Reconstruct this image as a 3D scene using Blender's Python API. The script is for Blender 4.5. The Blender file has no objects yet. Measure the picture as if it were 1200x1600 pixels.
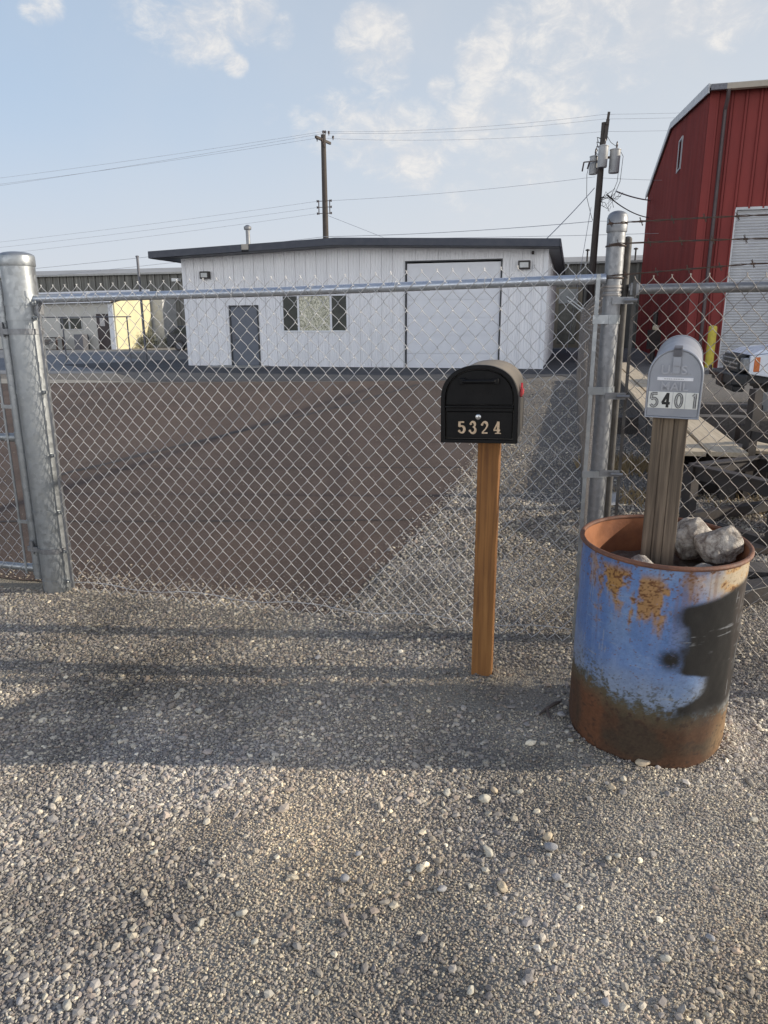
import bpy, math, random
import numpy as np
from mathutils import Vector, Matrix, Quaternion

random.seed(7)
RNG = np.random.default_rng(11)
SC = bpy.context.scene
COL = SC.collection
PI = math.pi
ALPHA = math.radians(14.5)            # the whole lot is turned this much against the view axis
UX, UY = math.cos(ALPHA), -math.sin(ALPHA)
VX, VY = math.sin(ALPHA), math.cos(ALPHA)
SUN_AZ = math.radians(-3.0)           # from +X, slightly towards the camera
SUN_EL = math.radians(19.0)

# ------------------------------------------------------------------ noise helpers
def hash2(ix, iy, seed=0):
    h = (ix.astype(np.int64) * 374761393 + iy.astype(np.int64) * 668265263 + seed * 974634777) & 0x7fffffff
    h = ((h ^ (h >> 13)) * 1274126177) & 0x7fffffff
    return ((h ^ (h >> 16)) & 0xffff) / 65535.0
def vnoise(x, y, seed=0):
    x = np.asarray(x, float); y = np.asarray(y, float)
    ix = np.floor(x); iy = np.floor(y); fx = x - ix; fy = y - iy
    fx = fx * fx * (3 - 2 * fx); fy = fy * fy * (3 - 2 * fy)
    a = hash2(ix, iy, seed); b = hash2(ix + 1, iy, seed); c = hash2(ix, iy + 1, seed); d = hash2(ix + 1, iy + 1, seed)
    return (a * (1 - fx) + b * fx) * (1 - fy) + (c * (1 - fx) + d * fx) * fy
def fbm(x, y, o=4, seed=0):
    s = 0; a = .5; n = 0
    for k in range(o):
        s = s + a * vnoise(x * 2 ** k + 17.3 * k, y * 2 ** k - 9.1 * k, seed + k); n += a; a *= .5
    return s / n
def sst(a, b, x):
    t = np.clip((x - a) / (b - a), 0, 1); return t * t * (3 - 2 * t)

# ------------------------------------------------------------------ materials
MATS = {}
class NT:
    def __init__(s, name):
        s.m = bpy.data.materials.new(name); s.m.use_nodes = True
        s.t = s.m.node_tree; s.n = s.t.nodes; s.l = s.t.links
        s.b = s.n['Principled BSDF']
    def add(s, typ, **kw):
        n = s.n.new(typ)
        for k, v in kw.items():
            setattr(n, k, v)
        return n
    def link(s, a, b): s.l.new(a, b)
    def mixc(s, f, a, b, blend='MIX'):
        n = s.n.new('ShaderNodeMix'); n.data_type = 'RGBA'; n.blend_type = blend
        for i, v in ((0, f), (6, a), (7, b)):
            if hasattr(v, 'is_output') or hasattr(v, 'node'): s.l.new(v, n.inputs[i])
            elif i == 0: n.inputs[0].default_value = v
            else: n.inputs[i].default_value = (*v, 1)
        return n.outputs[2]
    def noise(s, scale, detail=4, rough=.55, vec=None, dist=0):
        n = s.n.new('ShaderNodeTexNoise'); n.inputs['Scale'].default_value = scale
        n.inputs['Detail'].default_value = detail; n.inputs['Roughness'].default_value = rough
        n.inputs['Distortion'].default_value = dist
        if vec is not None: s.l.new(vec, n.inputs['Vector'])
        return n.outputs[0]
    def ramp(s, fac, stops):
        n = s.n.new('ShaderNodeValToRGB'); s.l.new(fac, n.inputs[0]); e = n.color_ramp.elements
        while len(e) < len(stops): e.new(.5)
        for i, (p, c) in enumerate(stops):
            e[i].position = p; e[i].color = (*c, 1) if len(c) == 3 else c
        return n.outputs[0]
    def maprange(s, v, a, b, c=0, d=1):
        n = s.n.new('ShaderNodeMapRange'); s.l.new(v, n.inputs[0])
        for i, q in enumerate((a, b, c, d)): n.inputs[i + 1].default_value = q
        return n.outputs[0]
    def math(s, op, a, b=0.0):
        n = s.n.new('ShaderNodeMath'); n.operation = op
        for i, v in enumerate((a, b)):
            if hasattr(v, 'node'): s.l.new(v, n.inputs[i])
            else: n.inputs[i].default_value = v
        return n.outputs[0]
    def obj(s, scale=None):
        t = s.n.new('ShaderNodeTexCoord').outputs['Object']
        if scale:
            m = s.n.new('ShaderNodeMapping'); m.inputs['Scale'].default_value = scale; s.l.new(t, m.inputs[0]); return m.outputs[0]
        return t
    def bump(s, h, strength=.3, dist=.01):
        n = s.n.new('ShaderNodeBump'); n.inputs['Strength'].default_value = strength; n.inputs['Distance'].default_value = dist
        s.l.new(h, n.inputs['Height']); s.l.new(n.outputs[0], s.b.inputs['Normal'])

def M(name, col, rough=.6, metal=0.0, col2=None, scale=4, stretch=None, bump=0, bscale=60, bdist=.004, detail=5, spec=.5, lo=.35, hi=.65):
    if name in MATS: return MATS[name]
    t = NT(name); v = t.obj(stretch)
    if col2 is None: col2 = tuple(c * .82 for c in col)
    f = t.maprange(t.noise(scale, detail, .6, v), lo, hi)
    t.link(t.mixc(f, col, col2), t.b.inputs['Base Color'])
    rf = t.maprange(t.noise(scale * 2.3, 3, .5, v), .3, .7, max(0, rough - .08), min(1, rough + .08))
    t.link(rf, t.b.inputs['Roughness']); t.b.inputs['Metallic'].default_value = metal
    t.b.inputs['Specular IOR Level'].default_value = spec
    if bump: t.bump(t.noise(bscale, 4, .6, v), bump, bdist)
    MATS[name] = t.m
    return t.m

def wood_mat(name, c1, c2, c3, along='z', rough=.75, bump=.4):
    t = NT(name)
    st = {'z': (60, 60, 2.2), 'y': (40, 1.6, 40), 'x': (1.6, 40, 40)}[along]
    v = t.obj(st)
    n1 = t.noise(1.0, 6, .6, v, .4)
    n2 = t.noise(2.3, 3, .5, t.obj())
    c = t.ramp(n1, [(.28, c2), (.5, c1), (.72, c3)])
    c = t.mixc(t.maprange(n2, .35, .7, 0, .45), c, c2)
    t.link(c, t.b.inputs['Base Color']); t.b.inputs['Roughness'].default_value = rough
    t.bump(n1, bump, .004)
    MATS[name] = t.m; return t.m

def galv_mat(name, base=(.37, .385, .39), dark=(.25, .262, .265), rough=.42, scale=38):
    t = NT(name)
    vo = t.add('ShaderNodeTexVoronoi'); vo.inputs['Scale'].default_value = scale
    t.link(t.obj(), vo.inputs['Vector'])
    s = t.add('ShaderNodeSeparateColor'); t.link(vo.outputs['Color'], s.inputs[0])
    f = t.math('MULTIPLY', s.outputs[0], .45)
    n = t.maprange(t.noise(3.2, 5, .6, t.obj((1, 1, .25))), .35, .7, 0, .6)
    c = t.mixc(t.math('ADD', f, n), base, dark)
    t.link(c, t.b.inputs['Base Color'])
    t.link(t.maprange(s.outputs[1], 0, 1, rough - .1, rough + .12), t.b.inputs['Roughness'])
    t.b.inputs['Metallic'].default_value = .72
    t.bump(t.noise(90, 3, .5, t.obj()), .08, .002)
    MATS[name] = t.m; return t.m

# ------------------------------------------------------------------ mesh builder
class MB:
    def __init__(s): s.v = []; s.f = []; s.n = 0
    def addv(s, V, F):
        o = s.n
        V = [tuple(map(float, p)) for p in V]
        s.v += V; s.f += [tuple(o + i for i in q) for q in F]; s.n += len(V)
    def box(s, x0, x1, y0, y1, z0, z1, mat=None):
        V = [(x0, y0, z0), (x1, y0, z0), (x1, y1, z0), (x0, y1, z0), (x0, y0, z1), (x1, y0, z1), (x1, y1, z1), (x0, y1, z1)]
        if mat is not None: V = [tuple(mat @ Vector(p)) for p in V]
        s.addv(V, [(0, 3, 2, 1), (4, 5, 6, 7), (0, 1, 5, 4), (1, 2, 6, 5), (2, 3, 7, 6), (3, 0, 4, 7)]); return s
    def beam(s, a, b, w, h, up=(0, 0, 1)):
        a = Vector(a); b = Vector(b); d = (b - a).normalized(); u = Vector(up)
        if abs(d.dot(u)) > .98: u = Vector((0, 1, 0))
        r = d.cross(u).normalized(); u = r.cross(d).normalized()
        V = []
        for p in (a, b):
            for i, j in ((-1, -1), (1, -1), (1, 1), (-1, 1)): V.append(p + r * (w / 2 * i) + u * (h / 2 * j))
        s.addv(V, [(3, 2, 1, 0), (4, 5, 6, 7), (0, 1, 5, 4), (1, 2, 6, 5), (2, 3, 7, 6), (3, 0, 4, 7)]); return s
    def tube(s, pts, r, n=10, cap=True):
        pts = [Vector(p) for p in pts]; V = []; F = []; k = len(pts)
        rs = r if hasattr(r, '__len__') else [r] * k
        t = (pts[1] - pts[0]).normalized()
        ref = Vector((0, 0, 1)) if abs(t.z) < .9 else Vector((1, 0, 0))
        x = t.cross(ref).normalized()
        for i in range(k):
            if i == 0: t = (pts[1] - pts[0]).normalized()
            elif i == k - 1: t = (pts[-1] - pts[-2]).normalized()
            else: t = ((pts[i + 1] - pts[i]).normalized() + (pts[i] - pts[i - 1]).normalized()).normalized()
            x = (x - t * x.dot(t)).normalized(); y = t.cross(x)
            for j in range(n):
                a = 2 * PI * j / n; V.append(pts[i] + (x * math.cos(a) + y * math.sin(a)) * rs[i])
        for i in range(k - 1):
            for j in range(n):
                F.append((i * n + j, i * n + (j + 1) % n, (i + 1) * n + (j + 1) % n, (i + 1) * n + j))
        if cap: F.append(tuple(range(n - 1, -1, -1))); F.append(tuple(range((k - 1) * n, k * n)))
        s.addv(V, F); return s
    def lathe(s, prof, n=32, c=(0, 0), cap0=True, cap1=True):
        V = []; F = []; k = len(prof)
        for (r, z) in prof:
            for j in range(n):
                a = 2 * PI * j / n; V.append((c[0] + r * math.cos(a), c[1] + r * math.sin(a), z))
        for i in range(k - 1):
            for j in range(n): F.append((i * n + j, i * n + (j + 1) % n, (i + 1) * n + (j + 1) % n, (i + 1) * n + j))
        if cap0: F.append(tuple(range(n - 1, -1, -1)))
        if cap1: F.append(tuple(range((k - 1) * n, k * n)))
        s.addv(V, F); return s
    def prism(s, poly, y0, y1, axis='y'):
        # poly in (x,z) extruded along y, or (x,y) along z, or (y,z) along x
        n = len(poly)
        def mk(p, w):
            return {'y': (p[0], w, p[1]), 'z': (p[0], p[1], w), 'x': (w, p[0], p[1])}[axis]
        V = [mk(p, y0) for p in poly] + [mk(p, y1) for p in poly]
        F = [tuple(range(n)), tuple(range(2 * n - 1, n - 1, -1))] + [((i + 1) % n, i, n + i, n + (i + 1) % n) for i in range(n)]
        s.addv(V, F); return s
    def ring(s, outer, inner, y0, y1):
        n = len(outer)
        V = [(p[0], y0, p[1]) for p in outer] + [(p[0], y0, p[1]) for p in inner] + [(p[0], y1, p[1]) for p in outer] + [(p[0], y1, p[1]) for p in inner]
        F = []
        for i in range(n):
            j = (i + 1) % n
            F += [(i, j, n + j, n + i), (2 * n + j, 2 * n + i, 3 * n + i, 3 * n + j), (j, i, 2 * n + i, 2 * n + j), (n + i, n + j, 3 * n + j, 3 * n + i)]
        s.addv(V, F); return s
    def quad(s, a, b, c, d): s.addv([a, b, c, d], [(0, 1, 2, 3)]); return s
    def build(s, name, mat, parent=None, loc=None, rot=None, smooth=False, bevel=0, normals=True):
        me = bpy.data.meshes.new(name)
        me.from_pydata(s.v, [], s.f); me.validate(); me.update()
        if normals:
            import bmesh
            bm = bmesh.new(); bm.from_mesh(me); bmesh.ops.recalc_face_normals(bm, faces=bm.faces); bm.to_mesh(me); bm.free()
        return link(name, me, mat, parent, loc, rot, smooth, bevel)
def link(name, me, mat, parent=None, loc=None, rot=None, smooth=False, bevel=0):
    o = bpy.data.objects.new(name, me); COL.objects.link(o)
    if mat: me.materials.append(mat)
    if parent: o.parent = parent
    if loc is not None: o.location = loc
    if rot is not None: o.rotation_euler = rot
    if smooth:
        me.polygons.foreach_set('use_smooth', [True] * len(me.polygons))
        if smooth != 'full':
            try: me.set_sharp_from_angle(angle=math.radians(40))
            except Exception: pass
    if bevel:
        b = o.modifiers.new('Bevel', 'BEVEL'); b.width = bevel; b.segments = 2; b.limit_method = 'ANGLE'; b.angle_limit = math.radians(40)
    return o
def npmesh(name, V, F, mat, colors=None, parent=None, smooth=False):
    """V (n,3), F (m,k) arrays"""
    me = bpy.data.meshes.new(name); V = np.asarray(V, np.float32); F = np.asarray(F, np.int32)
    me.vertices.add(len(V)); me.vertices.foreach_set('co', V.ravel())
    m, k = F.shape
    me.loops.add(m * k); me.loops.foreach_set('vertex_index', F.ravel())
    me.polygons.add(m); me.polygons.foreach_set('loop_start', np.arange(0, m * k, k, dtype=np.int32))
    if smooth: me.polygons.foreach_set('use_smooth', np.ones(m, bool))
    else: me.polygons.foreach_set('use_smooth', np.zeros(m, bool))
    me.update(calc_edges=True)
    if colors is not None:
        for nm, c in colors.items():
            a = me.color_attributes.new(nm, 'FLOAT_COLOR', 'POINT')
            c4 = np.ones((len(V), 4), np.float32); c4[:, :3] = c; a.data.foreach_set('color', c4.ravel())
    return link(name, me, mat, parent)
def tag(o, label=None, cat=None, group=None, kind=None):
    if label: o['label'] = label
    if cat: o['category'] = cat
    if group: o['group'] = group
    if kind: o['kind'] = kind
    return o
def thing(name, label, cat, loc=(0, 0, 0), rz=0, group=None):
    o = bpy.data.objects.new(name, None); COL.objects.link(o); o.empty_display_size = .1
    o.location = loc; o.rotation_euler = (0, 0, rz)
    return tag(o, label, cat, group)
def copy_tree(o, parent=None):
    c = o.copy(); COL.objects.link(c); c.parent = parent
    for ch in list(o.children): copy_tree(ch, c)
    return c
def text_mesh(name, body, size, extrude, mat, parent, M4, bold=0):
    cu = bpy.data.curves.new(name, 'FONT'); cu.body = body; cu.size = size; cu.extrude = extrude; cu.align_x = 'CENTER'; cu.offset = bold
    to = bpy.data.objects.new('tmp_text', cu); COL.objects.link(to)
    dg = bpy.context.evaluated_depsgraph_get(); dg.update()
    me = bpy.data.meshes.new_from_object(to.evaluated_get(dg)); me.name = name
    bpy.data.objects.remove(to); bpy.data.curves.remove(cu)
    me.materials.clear(); me.transform(M4)
    return link(name, me, mat, parent)
def stroke(mb, pts, w, y0, y1):
    """flat ribbon along pts (x,z) with per-point widths, extruded y0..y1"""
    n = len(pts); ws = w if hasattr(w, '__len__') else [w] * n
    L = []; R = []
    for i, p in enumerate(pts):
        a = pts[max(0, i - 1)]; b = pts[min(n - 1, i + 1)]
        d = Vector((b[0] - a[0], b[1] - a[1])).normalized(); nx, nz = -d.y, d.x
        L.append((p[0] + nx * ws[i] / 2, p[1] + nz * ws[i] / 2)); R.append((p[0] - nx * ws[i] / 2, p[1] - nz * ws[i] / 2))
    mb.prism(L + R[::-1], y0, y1)
def arc(cx, cz, rx, rz, a0, a1, n=10):
    return [(cx + rx * math.cos(math.radians(a0 + (a1 - a0) * i / n)), cz + rz * math.sin(math.radians(a0 + (a1 - a0) * i / n))) for i in range(n + 1)]
# digit strokes in a 0.6 x 1 box centred on x=0
DIG = {
 '5': [[(.20, .93), (-.17, .93)], [(-.17, .97), (-.20, .55)], [(-.20, .56)] + arc(-.01, .33, .23, .28, 125, -150, 12)],
 '3': [arc(-.02, .74, .19, .22, 165, -80, 10), arc(-.02, .29, .23, .26, 88, -165, 12)],
 '2': [arc(0, .70, .21, .25, 170, -20, 10) + [(.10, .42), (-.20, .08)], [(-.22, .06), (.24, .06)]],
 '4': [[(.10, 1.0), (.10, .0)], [(.08, .95), (-.24, .30)], [(-.27, .29), (.27, .29)]],
 '0': [arc(0, .5, .20, .44, 0, 360, 20)],
 '1': [[(.04, 1.0), (.04, .0)], [(.05, .97), (-.12, .80)]],
}

# ------------------------------------------------------------------ world, sun, camera
w = bpy.data.worlds.new('World'); SC.world = w; w.use_nodes = True
nt = w.node_tree; N = nt.nodes; Lk = nt.links
bg = N['Background']; bg.inputs[1].default_value = .12
sky = N.new('ShaderNodeTexSky'); sky.sky_type = 'NISHITA'; sky.sun_disc = False
sky.sun_elevation = SUN_EL; sky.sun_rotation = math.radians(90) - SUN_AZ
sky.altitude = 300; sky.air_density = 1.0; sky.dust_density = 1.6; sky.ozone_density = 1.6
def wmix(f, a, b):
    n = N.new('ShaderNodeMix'); n.data_type = 'RGBA'
    for i, v in ((0, f), (6, a), (7, b)):
        if hasattr(v, 'node'): Lk.new(v, n.inputs[i])
        elif i == 0: n.inputs[0].default_value = v
        else: n.inputs[i].default_value = (*v, 1)
    return n.outputs[2]
def wmath(op, a, b=0., c=None):
    n = N.new('ShaderNodeMath'); n.operation = op
    for i, v in enumerate((a, b) if c is None else (a, b, c)):
        if hasattr(v, 'node'): Lk.new(v, n.inputs[i])
        else: n.inputs[i].default_value = v
    return n.outputs[0]
def wmap(v, a, b, c=0, d=1, smooth=True):
    n = N.new('ShaderNodeMapRange'); Lk.new(v, n.inputs[0])
    if smooth: n.interpolation_type = 'SMOOTHSTEP'
    for i, q in enumerate((a, b, c, d)): n.inputs[i + 1].default_value = q
    return n.outputs[0]
tc = N.new('ShaderNodeTexCoord').outputs['Generated']
sep = N.new('ShaderNodeSeparateXYZ'); Lk.new(tc, sep.inputs[0])
hz = wmap(sep.outputs[2], 0.02, .62, .88, .60)
haze_az = wmap(sep.outputs[0], -.55, .40, 0, 1)
haze = wmix(haze_az, (4.5, 5.65, 7.2), (6.1, 6.45, 6.9))
base = wmix(hz, sky.outputs[0], haze)
# pale belt low over the horizon, deeper blue overhead, bright belt added behind the camera to fill shaded walls
low = wmap(sep.outputs[2], 0.0, .27, .85, 0)
base = wmix(low, base, (5.85, 6.0, 6.3))
high = wmap(sep.outputs[2], .38, .70, 0, .85)
base = wmix(high, base, (1.7, 2.3, 3.9))
back = wmath('MULTIPLY', wmap(sep.outputs[1], -.02, -.5, 0, .9), wmap(sep.outputs[2], .50, .16, 0, 1))
base = wmix(back, base, (18.0, 18.3, 19.0))
def wnoise(scale, detail, rough, dist=0., vscale=None):
    n = N.new('ShaderNodeTexNoise'); n.inputs['Scale'].default_value = scale; n.inputs['Detail'].default_value = detail
    n.inputs['Roughness'].default_value = rough; n.inputs['Distortion'].default_value = dist
    if vscale:
        m = N.new('ShaderNodeMapping'); m.inputs['Scale'].default_value = vscale; Lk.new(tc, m.inputs[0]); Lk.new(m.outputs[0], n.inputs['Vector'])
    else: Lk.new(tc, n.inputs['Vector'])
    return n.outputs[0]
# cloud banks: (azimuth deg from +Y to +X, elevation deg, radius deg, weight)
BANKS = [(-0.65, 18.36, 3.34, 1), (-0.95, 19.32, 2.13, 1), (0.17, 17.52, 2.72, 0.9), (8.93, 18.96, 2.34, 0.8), (7.21, 17.36, 2.67, 0.9), (13.53, 18.25, 5.48, 0.85), (16.02, 18.73, 5.31, 0.85), (12.81, 16.15, 4.64, 0.75), (10.66, 15.15, 4.78, 0.6), (6.63, 14.17, 2.77, 0.9), (2.49, 12.46, 3.99, 0.8), (-3.11, 13.69, 3.11, 0.8), (-0.32, 13.09, 3.99, 0.75), (-4.98, 13.47, 2.54, 0.6), (4.3, 15.77, 1.38, 0.8), (2.97, 10.6, 2.03, 0.5), (-12.63, 20.07, 4.58, 0.75), (-9.39, 20.16, 2.58, 0.85), (-15.96, 20.21, 3.45, 0.7), (-10.33, 17.08, 1.17, 0.7), (-7.03, 19.04, 1.48, 0.5), (22.91, 17.48, 1.14, 0.8), (20.05, 18.82, 1.86, 0.8), (-22.57, 19.24, 1.82, 0.6), (23.49, 18.87, 3.07, 0.7), (6.74, 10.52, 4.56, 0.35), (9.88, 12.66, 6.0, 0.45), (-8.16, 14.18, 1.11, 0.4), (-1.68, 15.84, 1.11, 0.6)]
veil = None; mask = None
for az, el, rad, wt in BANKS:
    d = (math.sin(math.radians(az)) * math.cos(math.radians(el)), math.cos(math.radians(az)) * math.cos(math.radians(el)), math.sin(math.radians(el)))
    n = N.new('ShaderNodeVectorMath'); n.operation = 'DOT_PRODUCT'; Lk.new(tc, n.inputs[0]); n.inputs[1].default_value = d
    m = wmap(n.outputs['Value'], math.cos(math.radians(rad)), math.cos(math.radians(rad * .15)), 0, wt)
    mask = m if mask is None else wmath('MAXIMUM', mask, m)
n1 = wnoise(24, 10, .66, .35, (1, 1, 1.6)); n2 = wnoise(6, 5, .55); n3 = wnoise(9, 6, .6, .2, (1, 1, 1.4))
shape = wmath('ADD', wmath('MULTIPLY', n1, .75), wmath('MULTIPLY', n3, .60))
dens = wmath('ADD', shape, wmath('MULTIPLY', mask, .34))
dens = wmap(dens, .72, 1.14, 0, 1)
dens = wmath('MULTIPLY', dens, wmap(mask, .0, .45, 0, .85))
veilf = wmath('MULTIPLY', wmap(n2, .42, .72, 0, .34), wmap(sep.outputs[0], -.3, .35, .25, 1))
base = wmix(veilf, base, (6.0, 6.05, 6.2))
cshade = wmix(wmap(n1, .42, .68), (6.1, 6.15, 6.35), (7.6, 7.35, 7.05))
base = wmix(dens, base, cshade)
Lk.new(base, bg.inputs[0])

sl = bpy.data.lights.new('sun', 'SUN'); sl.energy = 5.0; sl.angle = math.radians(.6); sl.color = (1, .91, .77)
so = bpy.data.objects.new('sun', sl); COL.objects.link(so)
sdir = Vector((math.cos(SUN_EL) * math.cos(SUN_AZ), math.cos(SUN_EL) * math.sin(SUN_AZ), math.sin(SUN_EL)))
so.rotation_euler = (-sdir).to_track_quat('-Z', 'Y').to_euler(); so.location = sdir * 60

cam = bpy.data.cameras.new('camera'); co = bpy.data.objects.new('camera', cam); COL.objects.link(co); SC.camera = co
cam.sensor_width = 36; cam.lens = 36 * 1110 / 1600; cam.clip_start = .05; cam.clip_end = 3000
co.location = (0, 0, 1.55)
fv = Vector((0, math.cos(math.radians(14.9)), -math.sin(math.radians(14.9))))
q = fv.to_track_quat('-Z', 'Y'); co.rotation_mode = 'QUATERNION'
co.rotation_quaternion = q @ Quaternion((0, 0, 1), math.radians(-.3))
SC.render.resolution_x = 768; SC.render.resolution_y = 1024
SC.view_settings.view_transform = 'Standard'; SC.view_settings.look = 'None'; SC.view_settings.exposure = 0
SC.cycles.use_denoising = True
SC.cycles.max_bounces = 8

# ------------------------------------------------------------------ ground
def lot_edge_x(y):         # right edge of the brown pavement
    return np.interp(y, [3.3, 3.77, 7.23, 18.7, 20], [-.28, -.13, .93, 3.43, 3.7])
def fence_v(x, y):         # distance behind the front fence line
    return (x - .955) * VX + (y - 3.295) * VY
def relief(x, y):
    h = (fbm(x * 1.1, y * 1.1, 3, 3) - .5) * .05 + (fbm(x * 4.2, y * 4.2, 3, 8) - .5) * .026
    f = 1 - sst(-.9, -.25, fence_v(x, y))
    m = .020 * np.exp(-(np.hypot(x - .44, y - 2.93) / .11) ** 2) + .022 * np.exp(-((np.hypot(x - 1.01, y - 2.48) - .31) / .07) ** 2)
    return h * f - .004 * f + m
def axis_pts(lo, hi, fine, a, b):
    p = list(np.arange(a, b + 1e-6, fine)); s = fine; x = b
    while x < hi: s *= 1.35; x += s; p.append(min(x, hi))
    s = fine; x = a
    while x > lo: s *= 1.35; x -= s; p.insert(0, max(x, lo))
    return np.array(p)
gx = axis_pts(-900, 900, .035, -3.2, 3.4); gy = axis_pts(-40, 1500, .035, .7, 4.6)
X, Y = np.meshgrid(gx, gy); Z = relief(X, Y)
Z = np.where((np.abs(X) < 6) & (Y < 6) & (Y > -4), Z, 0)
nx, ny = len(gx), len(gy)
V = np.stack([X.ravel(), Y.ravel(), Z.ravel()], 1)
I = np.arange(nx * ny).reshape(ny, nx)
F = np.stack([I[:-1, :-1].ravel(), I[:-1, 1:].ravel(), I[1:, 1:].ravel(), I[1:, :-1].ravel()], 1)

def finemask(x, y):   # 1 where the ground is fine sandy material
    return sst(.43, .66, fbm(x * .95 + 3.1, y * .95 + 1.7, 4, 21))
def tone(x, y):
    """broad light and dark, dusty and stony areas of the gravel, plus painted barrel shade"""
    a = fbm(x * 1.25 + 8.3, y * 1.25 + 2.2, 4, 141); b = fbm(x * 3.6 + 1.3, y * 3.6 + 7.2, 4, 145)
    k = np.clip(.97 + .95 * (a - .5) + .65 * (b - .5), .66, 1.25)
    k = k * (1.05 - .26 * sst(2.45, 3.0, y) - .05 * sst(-.1, .3, fence_v(x, y)))  # darker towards the fence; the barrel's shade band is painted in too
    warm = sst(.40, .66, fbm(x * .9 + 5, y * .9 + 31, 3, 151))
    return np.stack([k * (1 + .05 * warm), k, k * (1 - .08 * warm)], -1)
def gravel_material(name, tint=1.0):
    t = NT(name); v = t.obj()
    vo = t.add('ShaderNodeTexVoronoi'); vo.inputs['Scale'].default_value = 75; t.link(v, vo.inputs['Vector'])
    vo2 = t.add('ShaderNodeTexVoronoi'); vo2.inputs['Scale'].default_value = 190; t.link(v, vo2.inputs['Vector'])
    s = t.add('ShaderNodeSeparateColor'); t.link(vo.outputs['Color'], s.inputs[0])
    c = t.ramp(s.outputs[0], [(0, (.17, .16, .16)), (.35, (.27, .255, .245)), (.65, (.37, .345, .315)), (.9, (.48, .44, .39)), (1, (.60, .56, .50))])
    s2 = t.add('ShaderNodeSeparateColor'); t.link(vo2.outputs['Color'], s2.inputs[0])
    sand = t.ramp(s2.outputs[1], [(0, (.32, .29, .24)), (.5, (.42, .385, .32)), (1, (.52, .475, .395))])
    at_ = t.add('ShaderNodeVertexColor'); at_.layer_name = 'Fine'; sf_ = t.add('ShaderNodeSeparateColor'); t.link(at_.outputs[0], sf_.inputs[0]); f = t.maprange(sf_.outputs[0], 0, 1, .45, .95)
    far = sf_.outputs[1]
    c = t.mixc(.12, c, (.05, .047, .045))
    c = t.mixc(f, c, sand)
    c = t.mixc(t.maprange(t.noise(.35, 4, .6, v), .35, .7, 0, .35), c, (.17, .16, .155))
    tn = t.add('ShaderNodeVertexColor'); tn.layer_name = 'Tone'; c = t.mixc(1.0, c, tn.outputs[0], 'MULTIPLY')
    c = t.mixc(t.math('MULTIPLY', far, .42), c, (.04, .038, .036))  # far gravel darkened to stand for the stones' own small shadows
    t.link(c, t.b.inputs['Base Color']); t.b.inputs['Roughness'].default_value = .95; t.b.inputs['Specular IOR Level'].default_value = .15
    h = t.math('SUBTRACT', t.math('MULTIPLY', vo.outputs['Distance'], -1.0), t.math('MULTIPLY', vo2.outputs['Distance'], .45))
    t.bump(h, .9, .012)
    return t.m
GRAVEL = gravel_material('gravel ground')
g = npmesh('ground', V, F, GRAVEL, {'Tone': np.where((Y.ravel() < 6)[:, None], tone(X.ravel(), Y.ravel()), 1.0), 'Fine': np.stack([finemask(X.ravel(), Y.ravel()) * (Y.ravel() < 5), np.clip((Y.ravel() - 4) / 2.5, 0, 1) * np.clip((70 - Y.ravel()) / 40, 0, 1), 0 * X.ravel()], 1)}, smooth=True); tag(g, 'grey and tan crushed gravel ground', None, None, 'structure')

def sheet(name, pts, z, mat, label, jitter=0, step=.12):
    """flat polygon; the outline gets a slightly ragged edge"""
    out = []
    n = len(pts)
    for i in range(n):
        a = np.array(pts[i][:2], float); b = np.array(pts[(i + 1) % n][:2], float)
        k = max(1, min(400, int(np.linalg.norm(b - a) / step))) if jitter else 1
        nrm = np.array([-(b - a)[1], (b - a)[0]]) / np.linalg.norm(b - a)
        for j in range(k):
            p = a + (b - a) * j / k
            if jitter: p = p + nrm * jitter * (float(fbm(np.array([p[0] * 2.2]), np.array([p[1] * 2.2]), 4, 5)[0]) - .5) * 2
            out.append((p[0], p[1], z))
    mb = MB(); mb.addv(out, [tuple(range(len(out)))])
    o = mb.build(name, mat, normals=False)
    if o.data.polygons[0].normal.z < 0: o.data.flip_normals()
    return tag(o, label, None, None, 'structure')

# brown worn pavement inside the fence
t = NT('brown pavement'); v = t.obj()
n_big = t.noise(.45, 5, .6, v); n_mid = t.noise(3.5, 5, .6, v); n_f = t.noise(120, 3, .6, v)
c = t.mixc(t.maprange(n_big, .35, .68), (.128, .086, .063), (.092, .065, .050))
c = t.mixc(t.maprange(n_mid, .4, .7, 0, .5), c, (.130, .098, .078))
mp_ = t.add('ShaderNodeMapping'); mp_.inputs['Rotation'].default_value = (0, 0, ALPHA); mp_.inputs['Scale'].default_value = (1.5, .09, 1); t.link(v, mp_.inputs[0])
ruts = t.noise(1.0, 4, .55, mp_.outputs[0], .5)
c = t.mixc(t.maprange(ruts, .50, .64, 0, .5), c, (.062, .046, .038)); c = t.mixc(t.maprange(ruts, .44, .34, 0, .4), c, (.16, .125, .10))
c = t.mixc(t.maprange(n_f, .35, .75, 0, .55), c, (.06, .052, .05))
vo = t.add('ShaderNodeTexVoronoi'); vo.inputs['Scale'].default_value = 140; t.link(v, vo.inputs['Vector'])
s = t.add('ShaderNodeSeparateColor'); t.link(vo.outputs['Color'], s.inputs[0])
c = t.mixc(t.maprange(s.outputs[0], .90, .97, 0, .35), c, (.30, .26, .22))
t.link(c, t.b.inputs['Base Color']); t.b.inputs['Roughness'].default_value = .9; t.b.inputs['Specular IOR Level'].default_value = .2
t.bump(n_f, .5, .004)
BROWN = t.m
def LV(u, v, o=(.955, 3.295)): return (o[0] + u * UX + v * VX, o[1] + u * UY + v * VY)
a0 = LV(-11, .05)
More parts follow.
